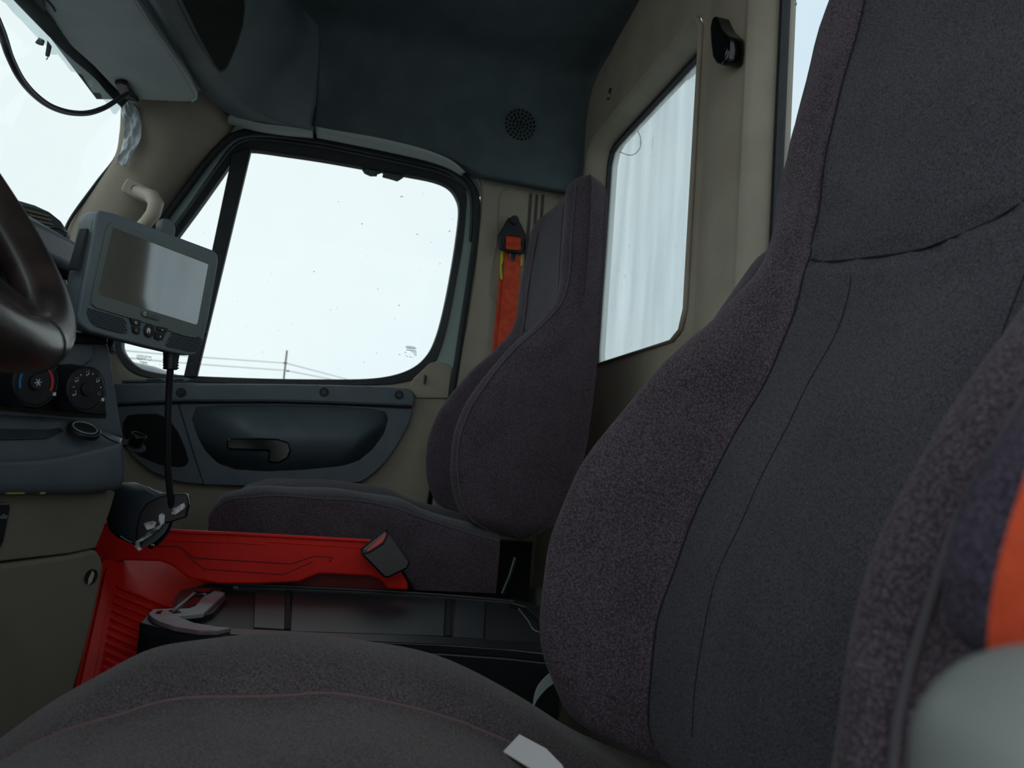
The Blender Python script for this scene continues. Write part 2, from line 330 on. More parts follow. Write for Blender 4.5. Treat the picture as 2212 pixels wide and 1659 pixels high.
# wall sheet around each opening
def sheet(name, y0, y1, rim, ztop):
    outer = []
    for (y, z) in rim: outer.append((y, z))
    box = [(y1, .02), (y1, ztop(y1)), ((y0+y1)/2, ztop((y0+y1)/2)), (y0, ztop(y0)), (y0, .3)]
    start = resample([(a, b) for a, b in ([(y1, ztop(y1)), ((y0+y1)/2, ztop((y0+y1)/2)), (y0, ztop(y0)), (y0, .3), (y1, .3)])], 96)
    rimr = resample(rim, 96)
    # pair by angle about the opening's centre
    c = np.mean(rimr, 0); ang = lambda q: math.atan2(q[1]-c[1], q[0]-c[0])
    A = []
    for q in rimr:
        a = ang(q); d = np.array([cos(a), sin(a)]); t = 1e9
        for s, lim in ((d[0], (y1 if d[0] > 0 else y0)-c[0]),): 
            if abs(s) > 1e-6: t = min(t, lim/s)
        if d[1] < 0: t = min(t, (.02-c[1])/d[1])
        else:
            for _ in range(1):
                tt = 0
                while tt < t and c[1]+d[1]*tt < ztop(c[0]+d[0]*tt): tt += .004
                t = min(t, tt)
        A.append(c+d*t)
    return ringslab(name, YZ(A, XR), YZ(rimr, XR), (.012, 0, 0), beige, wr)
zt = lambda y: float(np.interp(y, [-.1, 1.0, 1.35, 1.58, 1.75, 1.9, 2.0, 2.05, 2.1], [1.93, 1.94, 1.91, 1.87, 1.845, 1.82, 1.78, 1.66, 1.5]))
sheet('wall_panel', 1.18, 2.12, rim1, zt); sheet('wall_panel', -.1, 1.18, rim2, zt)
for k, (rim, hole, W_) in enumerate(((rim1, hole1, W1), (rim2, hole2, W2))):
    mid = [((a[0]*.75+b[0]*.25), (a[1]*.75+b[1]*.25)) for a, b in zip(resample(rim, 64), resample(hole, 64))]
    rings = [YZ(resample(rim, 64), XR+.0), YZ([tuple(m_) for m_ in mid], XR-.008), YZ(resample(hole, 64), XG-.012), YZ(resample(hole, 64), XG+.02)]
    q = [cr([rings[j][i] for j in range(4)], 10) for i in range(64)]; q.append(q[0])
    loft('window_reveal', q, beige, wr, cap=False, closed=False, smooth=True, solid=.003)
    wd = root('window_%d' % (k+1), None, None, (XG, (W_[0]+W_[1])/2, W_[2]), kind='structure')
    wd['label'] = ('streaky dirty rear window beside the passenger seat', 'narrow slice of rear window behind the driver seat')[k]
    ins = resample(rr2(W_[0]+.010, W_[1]-.010, W_[2]+.004, W_[3]-.012, .04), 64)
    ringslab('gasket', YZ(resample(rr2(W_[0]-.004, W_[1]+.004, W_[2]-.004, W_[3]+.004, .045), 64), XG-.012), YZ(ins, XG-.012), (.016, 0, 0), rubber, wd)
    slab('pane', YZ(rr2(W_[0], W_[1], W_[2], W_[3], .045), XG), (.004, 0, 0), (gl_rear, gl_side)[k], wd)
# pillar ribs between the rear windows (vertical folds of the moulding)
for (ya, yb, x0) in ((1.13, 1.20, -.006),):
    loop = [(XR, ya-.03), (XR+x0, ya), (XR+x0-.004, (ya+yb)/2), (XR+x0, yb), (XR, yb+.03)]
    loft('pillar_fold', [[np.array((x, y, z)) for x, y in loop]+[np.array((XR+.01, yb+.03, z)), np.array((XR+.01, ya-.03, z))] for z in (.4, 1.0, 1.5, 1.86)], beige, wr, smooth=True, ang=40)
# small clip scar on the beige trim above the window, screw
disc('trim_clip', P(1317, 207, X=XR-.002), (-1, 0, 0), .006, .006, beige, wr)
tube('trim_slot', [P(1319, 190, X=XR-.003), P(1313, 215, X=XR-.003)], .004, mat('brown_stain', '3d2f26', .7), wr)
# thread stuck on the glass
th = [P(x, y, X=XG-.004) for x, y in ((1378, 283), (1384, 300), (1383, 318), (1372, 332), (1358, 335), (1338, 328))]
tube('fibre', th, .0009, mat('pale_thread', '7f9a9c', .7), None, n=30, label='curled pale thread stuck to the dirty rear window', cat='thread')

# ---- passenger side wall behind the door (B pillar trim)
YB = 2.045
beige_d = mat('beige_shadowed_slot', '4c483f', .7)
bp = root('trim_2', None, None, (.45, YB, .4), kind='structure'); bp['label'] = 'beige pillar trim between passenger door and rear wall'
lo_ = [(1026, 378), (1038, 390), (1041, 420), (1036, 480), (1024, 600), (1008, 700), (985, 800), (970, 870), (955, 960), (940, 1060), (925, 1160)]
left = PS(lo_, Y=YB); poly = left+[np.array((.66, YB, left[-1][2])), np.array((.66, YB, 1.56)), np.array((.45, YB, 1.56))]
slab('pillar_panel', poly, (0, .03, 0), beige, bp, bevel=.006)
rec = [(1078, 425), (1085, 411), (1100, 407), (1200, 418), (1215, 440), (1195, 560), (1170, 675), (1100, 672), (1072, 660), (1058, 640), (1060, 600), (1072, 520)]
rl = PS(rec, Y=YB); cen = sum(rl)/len(rl)
ringslab('panel_groove', [cen+(p-cen)*1.0 for p in rl], [cen+(p-cen)*.975 for p in rl], (0, -.003, 0), beige, bp, n=60, bevel=.001)
for q in ((1147, 418, 1128, 690), (1160, 420, 1141, 690), (1173, 421, 1154, 690)):
    a, b = P(q[0], q[1], Y=YB-.001), P(q[2], q[3], Y=YB-.001); V, F = box_geo(a-(.004, 0, 0), (.008, 0, 0), (0, -.002, 0), b-a); obj('vent_slot', V, F, beige_d, bp)
# corner fillet between pillar and rear wall
cf = [[np.array((XR-.05+.05*sin(t), YB+.0-.05+.05*cos(t), z)) for t in np.linspace(0, pi/2, 7)] for z in (.35, 1.0, 1.56, 1.66)]
loft('corner_cove', cf, beige, bp, cap=False, closed=False, smooth=True, solid=.003)
# side wall (body) below and behind so that no light leaks
slab('wall_right', [(-1.2, 2.14, -.05), (.75, 2.14, -.05), (.75, 2.14, .8), (-1.2, 2.14, .8)], (0, .03, 0), black, kind='structure', label='outer shell of the cab below the passenger door')
slab('wall_left', [(.34, -.10, 0), (.68, -.10, 0), (.68, -.10, 1.85), (.44, -.10, 1.85)], (0, .03, 0), beige, kind='structure', label='driver side pillar wall outside the frame')

# ============================================================ PASSENGER DOOR
dr = root('door_1', None, None, (-.15, YD, .35), kind='structure'); dr['label'] = 'passenger door with window, slate insert and black pull handle'
open_in = [(540, 323), (620, 333), (700, 345), (790, 361), (880, 377), (935, 388), (968, 402), (986, 425), (992, 455), (985, 520), (972, 600), (958, 670), (943, 725), (925, 763), (895, 792), (850, 810), (790, 818), (700, 819), (600, 818), (500, 815), (424, 812), (380, 809), (345, 806), (305, 796), (277, 774), (263, 745), (275, 700), (320, 610), (370, 530), (430, 448), (480, 378), (512, 333)]
out_fr = [(545, 296), (620, 300), (700, 312), (790, 330), (880, 349), (945, 364), (985, 384), (1006, 410), (1008, 445), (1001, 520), (987, 600), (972, 680), (957, 740), (940, 782), (912, 812), (860, 828), (790, 832), (700, 833), (600, 832), (500, 829), (424, 826), (380, 822), (335, 818), (290, 806), (262, 782), (248, 745), (262, 690), (305, 600), (352, 520), (408, 440), (460, 365), (500, 312)]
sm_ = lambda px, y: cr(PS(px, Y=y), 160, True)
fr = ringslab('window_frame', sm_(out_fr, YD-.005), sm_(open_in, YD+.008), (0, .03, 0), rubber, dr, bevel=.003)
body_out = [(548, 280), (620, 286), (700, 298), (790, 317), (880, 336), (955, 353), (1000, 376), (1026, 405), (1033, 445), (1026, 520), (1013, 610), (1000, 690), (988, 760), (972, 840), (960, 880), (930, 880), (860, 880), (700, 880), (600, 880), (500, 880), (424, 880), (350, 880), (300, 880), (270, 860), (240, 820), (225, 760), (240, 680), (285, 590), (332, 510), (385, 430), (438, 352), (490, 292)]
# pale painted body edge between frame and weatherstrip
ringslab('painted_frame', sm_(body_out, YD+.004), sm_([(x-(4 if x > 930 else 0), y) for x, y in out_fr], YD+.004), (0, .02, 0), paint, dr)
def strip_path(pts, y): return [P(a, b, Y=y) for a, b in pts]
ws = [(975, 862), (988, 780), (1000, 700), (1014, 610), (1026, 520), (1031, 450), (1024, 410), (1000, 380), (955, 357), (880, 340), (790, 320), (700, 302), (620, 290), (560, 283), (520, 288), (490, 303), (450, 345), (400, 412), (350, 480), (300, 560), (255, 650), (238, 720), (240, 760)]
tube('weatherstrip', strip_path(ws, YD-.012), .0095, rubber, dr, n=110, sides=12)
ws2 = [(1016, 520), (1019, 450), (1014, 415), (992, 393), (945, 372), (880, 356), (790, 337), (700, 319), (620, 307), (562, 301), (528, 305), (500, 322), (462, 372), (410, 445), (355, 520)]
tube('inner_seal', strip_path(ws2, YD-.004), .0045, mat('seal_grey', '3a4548', .45), dr, n=100)
bar = [(540, 323), (500, 337), (497, 357), (447, 590), (398, 812), (424, 813), (478, 590), (515, 420)]
slab('divider_bar', PS([(543, 318), (498, 330), (496, 357), (447, 590), (396, 814), (424, 815), (478, 590)], Y=YD-.0), (0, .022, 0), rubber, dr, bevel=.003)
slab('main_pane', sm_(open_in, YD+.026), (0, .004, 0), gl_side, dr)
# fallen window-lift clips on the top edge
for lp in ([(779, 361), (787, 374), (800, 380), (814, 380), (815, 376), (822, 374), (826, 370), (818, 368)], [(828, 370), (826, 382), (845, 387), (858, 391), (864, 388), (874, 381), (880, 377), (850, 372)]):
    slab('glass_clip', PS(lp, Y=YD+.022), (0, .006, 0), mat('mottled_clip', '5b6664', .6, '363f40', 200), dr, bevel=.001)
tube('top_channel', strip_path([(545, 325), (700, 347), (800, 364), (880, 379), (940, 391)], YD+.024), .0022, grey, dr, n=20)
slab('corner_upturn', PS([(885, 835), (893, 818), (912, 800), (928, 785), (945, 780), (965, 785), (976, 793), (968, 860), (900, 860)], Y=YD-.008), (0, .02, 0), beige, dr, bevel=.002)
# etched marks on the glass
def text(s, pl, px, size, m, parent, name='lettering', rot=0, up=.0004, extr=.0002, mirror=False):
    cu = bpy.data.curves.new(name, 'FONT'); cu.body = s; cu.size = size; cu.align_x = 'CENTER'; cu.align_y = 'CENTER'; cu.extrude = extr
    t = bpy.data.objects.new('tmp', cu); COL.objects.link(t); bpy.context.view_layer.update()
    me = bpy.data.meshes.new_from_object(t.evaluated_get(bpy.context.evaluated_depsgraph_get())); bpy.data.objects.remove(t)
    o_ = px if len(px) == 3 else pl.hit(px[0], px[1], up); cs, sn = cos(rot), sin(rot); V = []
    for v in me.vertices:
        x, y = (-v.co.x if mirror else v.co.x), v.co.y; x, y = x*cs-y*sn, x*sn+y*cs; V.append(o_+pl.u*x+pl.v*y+pl.n*(v.co.z+extr+(up if len(px) == 3 else 0)))
    F = [tuple(p.vertices) for p in me.polygons]; bpy.data.meshes.remove(me)
    return obj(name, V, F, m, parent)
DG = Pl((0, YD+.029, 0), (1, 0, 0), (0, -1, 0))
gp = root('etched_mark', 'small grey safety glass mark at the lower rear corner of door window', 'marking', tuple(P(885, 770, Y=YD+.028)))
gp2 = root('etched_mark', 'small grey safety glass mark in the quarter window', 'marking', tuple(P(312, 775, Y=YD+.028)))
def dashes(rows_, par, name):
    gs = []
    for (x0, x1, y, h, sl) in rows_:
        x = x0
        while x < x1:
            w = random.uniform(1.2, 3.4); yy = y+(x-x0)*sl; pts = [DG.hit(a, b, .0005) for a, b in ((x, yy), (min(x+w, x1), yy+w*sl), (min(x+w, x1), yy+h+w*sl), (x, yy+h))]
            gs.append((pts+[p+DG.n*.0003 for p in pts], [(0, 1, 2, 3), (4, 7, 6, 5), (0, 4, 5, 1), (1, 5, 6, 2), (2, 6, 7, 3), (3, 7, 4, 0)])); x += w+random.uniform(.5, .9)
    V, F = join(gs); o = obj(name, V, F, ink, par); o['kind'] = 'stuff'; return o
dashes([(878, 899, 754.5, 2.0, .13), (888, 900, 759.2, 1.3, .13), (893, 900, 762.8, 1.3, .1), (874, 878, 760.4, 1.2, .1), (895, 900, 766, 1.6, .1), (878, 881, 769.5, 1.2, .1), (884, 889, 770.5, 1.2, .05), (891, 893, 771.5, 1.2, 0), (875.5, 877, 766, 1.2, 0), (885, 886, 765, 1.2, 0)], gp, 'microprint')
tube('oval_outline', [DG.hit(887.5+11.5*cos(a), 750.8+2.6*sin(a)+1.5*cos(a), .0008) for a in np.linspace(0, 2*pi, 24, endpoint=False)], .0006, ink, gp, closed=True, sides=5)
dashes([(879.5, 896, 749, 2.2, .13)], gp, 'microprint')
dashes([(296, 327, 766.5, 1.6, .13), (295, 317, 770, 1.6, .13), (295, 315, 773.2, 1.6, .13), (299, 302, 776.3, 1, .1), (304, 306, 777, 1, .1), (302, 318, 780.5, 2.2, .13), (306, 319, 785, .9, .1)], gp2, 'microprint')
tube('round_outline', [DG.hit(323.2+3.8*cos(a), 776+3.0*sin(a), .0008) for a in np.linspace(0, 2*pi, 20, endpoint=False)], .0004, ink, gp2, closed=True, sides=4)
# beige door shell
shell = [(215, 690), (240, 735), (252, 770), (270, 795), (300, 812), (345, 821), (400, 826), (500, 829), (620, 832), (790, 832), (850, 828), (893, 815), (925, 785), (945, 780), (972, 788), (968, 850), (950, 950), (925, 1080), (905, 1220), (215, 1220)]
slab('door_shell', PS(shell, Y=YD-.0), (0, .05, 0), beige, dr, bevel=.005)
# slate belt rail with three screws
belt = [(225, 826), (300, 826), (395, 823), (430, 828), (560, 829), (700, 831), (830, 834), (880, 838), (893, 846), (898, 862), (895, 879), (830, 876), (700, 871), (600, 868), (500, 868), (400, 868), (300, 872), (225, 876)]
slab('belt_rail', PS(belt, Y=YD-.045), (0, .05, 0), navy, dr, bevel=.007, seg=3)
for i, (x, y) in enumerate(((391, 848), (700, 847), (862, 853))):
    c = P(x, y, Y=YD-.0455); s_ = disc('screw_cup', c, (0, -1, 0), .0125, .0015, rubber, dr); 
    disc('screw_head', c+np.array((0, -.0015, 0)), (0, -1, 0), .0065, .002, black, s_)
# switch plate with two slots on the ledge
slab('switch_plate', PS([(262, 820), (405, 816), (412, 819), (403, 825), (262, 826)], Y=YD-.046), (0, .03, 0), navy, dr, bevel=.002)
for a, b in ((316, 348), (372, 396)): V, F = box_geo(P(a, 818.5, Y=YD-.048), P(b, 818.5, Y=YD-.048)-P(a, 818.5, Y=YD-.048), (0, 0, -.004), (0, .01, 0)); obj('window_switch', V, F, black, dr, bevel=.001)
# insert panel
ins = [(225, 880), (300, 876), (400, 872), (500, 871), (600, 871), (700, 874), (830, 880), (893, 884), (884, 915), (862, 955), (835, 995), (808, 1022), (783, 1040), (740, 1047), (640, 1050), (540, 1050), (440, 1047), (380, 1040), (325, 1018), (285, 985), (262, 950), (240, 920)]
hole = [(415, 905), (425, 880), (500, 876), (600, 876), (700, 878), (800, 884), (832, 890), (838, 905), (830, 935), (805, 970), (775, 995), (740, 1006), (660, 1014), (580, 1018), (510, 1014), (470, 1000), (445, 975), (428, 945)]
yI = YD-.028; YI_ = yI
o1 = resample(PS(ins, Y=yI), 120); h1 = resample(PS(hole, Y=yI), 240)
cc = np.mean(h1, 0)
def match(outer, inner):                                 # pair points of two loops by direction
    oa = np.arctan2(outer[:, 2]-cc[2], outer[:, 0]-cc[0]); ia = np.arctan2(inner[:, 2]-cc[2], inner[:, 0]-cc[0]); return [inner[np.argmin(np.abs(np.angle(np.exp(1j*(ia-a)))))] for a in oa]
hm = np.array(match(o1, h1))
ringslab('insert_panel', o1, hm, (0, .03, 0), navy, dr, bevel=.003)
rings = [hm]
for s_, d_ in ((.985, .003), (.955, .014), (.90, .026), (.80, .032), (.5, .034)): rings.append(np.array([cc+(p-cc)*np.array([s_, 1, s_])+np.array([0, d_, 0]) for p in hm]))
loft('recess_bowl', rings, navy, dr, smooth=True, cap=True)
tube('panel_seam', strip_path([(386, 872), (400, 920), (420, 985), (440, 1046)], yI-.0005), .0016, black, dr, n=14)
# raised oval armrest bulge inside the recess
bl = [(580, 905), (640, 895), (740, 893), (800, 905), (815, 930), (795, 955), (730, 962), (640, 962), (600, 950), (584, 930)]
b0 = resample(PS(bl, Y=YI_+.032), 48); bc = np.mean(b0, 0)
loft('arm_bulge', [b0+(0, .02, 0), b0, bc+(b0-bc)*.93+(0, -.016, 0), bc+(b0-bc)*.8+(0, -.022, 0), bc+(b0-bc)*.4+(0, -.024, 0)], navy, dr, smooth=True)
# speaker grille
gr = [(266, 912), (275, 897), (300, 894), (340, 894), (365, 905), (385, 935), (400, 970), (407, 995), (400, 1006), (385, 1009), (345, 1003), (300, 985), (275, 960), (264, 935)]
slab('speaker_grille', PS(gr, Y=yI-.004), (0, .006, 0), net, dr, bevel=.002)
# door pull: pivot boss and lever
h = root('t', None, None, (0, 0, 0)); bpy.data.objects.remove(h)
hd = [(489, 951), (495, 947), (560, 946), (600, 948), (622, 955), (629, 972), (622, 990), (604, 1000), (590, 1001), (578, 998), (580, 974), (540, 973), (495, 971), (489, 966)]
slab('door_handle', PS(hd, Y=YD-.035), (0, .03, 0), gloss, dr, bevel=.005, seg=3)
slab('handle_backing', PS([(555, 970), (582, 972), (582, 1004), (520, 1004), (500, 985)], Y=YD-.012), (0, .015, 0), mat('slate_dark', '3f4a50', .5), dr, bevel=.003)
# lock pin
lp = P(917, 830, Y=YD-.016); tube('lock_pin', [lp, lp+(0, 0, .012), lp+(0, 0, .02), lp+(0, 0, .026)], [.0035, .0035, .0045, .003], black, dr)

# ============================================================ A PILLAR, WINDSCREEN
ap = root('trim_3', None, None, (-.5, 1.98, 1.2), kind='structure'); ap['label'] = 'beige windscreen pillar trim with grab handle'
La = [(285, 178), (268, 212), (266, 240), (262, 290), (250, 340), (205, 400), (150, 478), (120, 560), (90, 700)]
Ra = [(560, 215), (505, 258), (470, 300), (430, 350), (385, 410), (340, 475), (300, 545), (260, 620), (225, 720)]
ya = [1.965, 1.97, 1.98, 1.99, 2.0, 2.01, 2.02, 2.03, 2.04]
rowsA = []
for (a, b, y) in zip(La, Ra, ya):
    pa = P(*a, Y=y-.02); pb = P(*b, Y=y+.055); m1 = P(a[0]*.75+b[0]*.25, a[1]*.75+b[1]*.25, Y=y-.035); m2 = P(a[0]*.35+b[0]*.65, a[1]*.35+b[1]*.65, Y=y-.02)
    rowsA.append(cr([pa+(-.01, .04, 0), pa, m1, m2, pb, pb+(.005, .03, 0)], 20))
rowsA = [cr([r[i] for r in rowsA], 40) for i in range(20)]
loft('pillar_cover', rowsA, beige, ap, cap=False, closed=False, smooth=True, solid=.004)
tube('pillar_seal', [P(x, y, Y=1.985) for x, y in ((268, 215), (264, 290), (252, 338), (208, 396), (152, 474), (135, 520))], .004, rubber, ap, n=40)
# roof cloth edge over the pillar
# grab handle: two pads and an arched bar
beige_l = mat('pale_beige_handle', 'bdb5a4', .5)
gh = root('grab_handle', 'beige grab handle bolted to the windscreen pillar', 'handle', tuple(P(300, 440, Y=1.94)))
hp = [(288, 411), (310, 418), (328, 425), (337, 440), (331, 462), (316, 480), (298, 496)]
hy = [1.945, 1.925, 1.90, 1.885, 1.885, 1.895, 1.92]
tube('grip', [P(*p, Y=y) for p, y in zip(hp, hy)], [.015, .016, .018, .018, .017, .015, .014], beige_l, gh, sides=14)
APn = Pl(P(291, 411, Y=1.94), (1, 0, -.3), (.25, -1, 0))
slab('mounting_pad', rrect(APn, .004, 0, .030, .019, .009, up=.0), APn.n*.012, beige_l, gh, bevel=.003)
pc = APn.at(.002, 0, .0125); disc('screw_recess', pc, APn.n, .0095, .001, rubber, gh); disc('screw', pc+APn.n*.001, APn.n, .005, .001, black, gh)
# windscreen, raked: plane through the pillar edge, running across the cab
w0, w1 = P(275, 240, Y=2.02), P(163, 470, Y=2.05)
dv = w1-w0; wsl = [w0+dv*-.12, w0+dv*1.9]
wz = [wsl[0]+(0, .02, 0), wsl[1]+(0, .02, 0), np.array([wsl[1][0]-.12, .0, wsl[1][2]]), np.array([wsl[0][0]-.12, .0, wsl[0][2]])]
slab('window_3', wz, (-.004, 0, .002), gl_ws, kind='structure', label='bright windscreen at the left edge')
# header strip between windscreen and visor (black band, torn lining)
hdr = root('trim_4', None, None, (-.62, 1.5, 1.5), kind='structure'); hdr['label'] = 'grey windscreen header strip with frayed edge'
ha = [(-80, -95), (0, -30), (60, 30), (110, 82), (150, 122), (200, 165), (235, 205), (262, 232)]; hb = [(-20, -110), (40, -40), (98, 28), (140, 62), (180, 98), (215, 135), (240, 160), (285, 205)]
yh = [1.36, 1.45, 1.54, 1.62, 1.70, 1.79, 1.87, 1.93]
rowh = [cr([P(*a, Y=y), P(a[0]*.6+b[0]*.4, a[1]*.6+b[1]*.4, Y=y-.006), P(*b, Y=y), P(*b, Y=y)+(.0, 0, .05)], 10) for a, b, y in zip(ha, hb, yh)]
rowh = [cr([r[i] for r in rowh], 30) for i in range(10)]
loft('header_strip', rowh, dark, hdr, cap=False, closed=False, smooth=True, solid=.004)
# translucent frayed lining hanging over the glass edge
lin_m = glass('frayed_film', (.9, .95, .96), .25, (.6, .66, .68)); 
fa = [(-80, -95), (0, -20), (25, 30), (60, 60), (110, 100), (160, 150), (210, 188), (240, 212)]
rowf = [[P(*a, Y=y), P(a[0]-6-8*random.random(), a[1]+8+14*random.random(), Y=y-.002)] for a, y in zip(cr(ha, 22), np.interp(np.linspace(0, 7, 22), range(8), yh))]
loft('frayed_film', rowf, lin_m, hdr, cap=False, closed=False, solid=.0008)
# roof shell over the header
slab('trim_5', [(-.9, -.1, 1.70), (-.36, -.1, 1.74), (-.36, 2.14, 1.66), (-.72, 2.1, 1.575)], (0, 0, .02), dark, kind='structure', label='dark roof lining above the visor')
# sun visor
vz = root('sun_visor', 'grey sun visor hanging at the top of the windscreen', 'visor', (-.52, 1.6, 1.5))
VP_ = Pl((-.5, 1.6, 1.502), (0, 1, 0), (0, 0, -1))
vis = [(-40, -130), (20, -20), (36, 5), (62, 28), (80, 30), (150, 98), (200, 142), (238, 182), (252, 196), (262, 204), (280, 214), (330, 218), (400, 221), (420, 220), (426, 213), (421, 203), (395, 155), (340, 72), (292, 0), (220, -110)]
slab('visor_body', VP_.hits(vis), (0, 0, .02), visorm, vz, bevel=.006, seg=3)
slab('hinge_recess', VP_.hits([(66, -20), (92, -8), (98, 20), (78, 22), (62, 5)], .004), (0, 0, -.004), black, vz)
tube('visor_piping', VP_.hits([(292, -4), (340, 72), (395, 152), (421, 202), (424, 212), (415, 219)], .001), .0022, visorm, vz, n=30)
tube('mirror_slot', VP_.hits([(96, -5), (112, 12), (119, 24)], .001), .0018, black, vz, n=8)
cl = slab('visor_clip', VP_.hits([(247, 182), (262, 180), (274, 184), (283, 200), (292, 214), (300, 222), (276, 218), (258, 203)], .012), (0, 0, .012), gloss, None, bevel=.002, label='black clip gripping the cable at the end of the visor', cat='clip')
# clips hanging from the header
slab('header_clip', PS([(84, 80), (95, 86), (92, 96), (84, 95), (75, 91)], Y=1.60), (.0, .006, 0), mat('grey_green_plastic', '4a5856', .5), None, bevel=.001, label='small torn square clip hanging at the windscreen top', cat='clip')
o = slab('header_hook', PS([(102, 86), (110, 98), (105, 120), (97, 119)], Y=1.60), (0, .006, 0), dark, None, bevel=.001, label='thin hanging plastic tongue beside the torn clip', cat='clip')
tube('hook_wire', [P(104, 119, Y=1.603), P(103, 125, Y=1.603), P(100, 129, Y=1.603)], .0011, grey, o)
# hanging cable
cab = [(-60, -20), (-20, 20), (0, 62), (10, 90), (22, 125), (45, 170), (75, 205), (110, 230), (150, 243), (190, 244), (225, 233), (250, 218), (275, 203), (285, 207)]
cy_ = [1.1, 1.15, 1.2, 1.24, 1.28, 1.34, 1.42, 1.5, 1.58, 1.65, 1.71, 1.75, 1.78, 1.79]
cbr = [.0085, .0085, .009, .009, .0085, .0085, .0082, .008, .008, .0078, .0075, .0072, .007, .007]
pth = cr([P(*p, Y=y) for p, y in zip(cab, cy_)], 80); rr_ = np.interp(np.linspace(0, 13, 80), range(14), cbr)
tube('hanging_cable', pth, list(rr_*.72), mat('dark_blue_cable', '1d2036', .35), None, sides=12, label='thick dark cable looping across the windscreen top', cat='cable')
# tape on the pillar
tp = [[(268, 215), (285, 222)], [(262, 240), (296, 236)], [(268, 262), (303, 250)], [(268, 290), (306, 278)], [(264, 315), (301, 306)], [(256, 336), (288, 332)], [(251, 354), (277, 360)]]
rt = []
for i, (a, b) in enumerate(tp):
    rt.append(cr([P(a[0]*(1-s)+b[0]*s, a[1]*(1-s)+b[1]*s, Y=1.935+.006*sin(i*2.1+s*9)) for s in (0, .25, .5, .75, 1)], 16))
rt = [cr([r[i] for r in rt], 40) for i in range(16)]
for i in range(16):
    for j in range(40): rt[i][j] = rt[i][j]+np.array((.0, .0022*sin(j*.9+i*.8)+.0015*sin(i*1.7-j*.4), 0))
loft('tape_strip', rt, tape, None, cap=False, closed=False, smooth=True, solid=.0008, label='wrinkled silver tape stuck down the edge of the windscreen pillar', cat='tape')

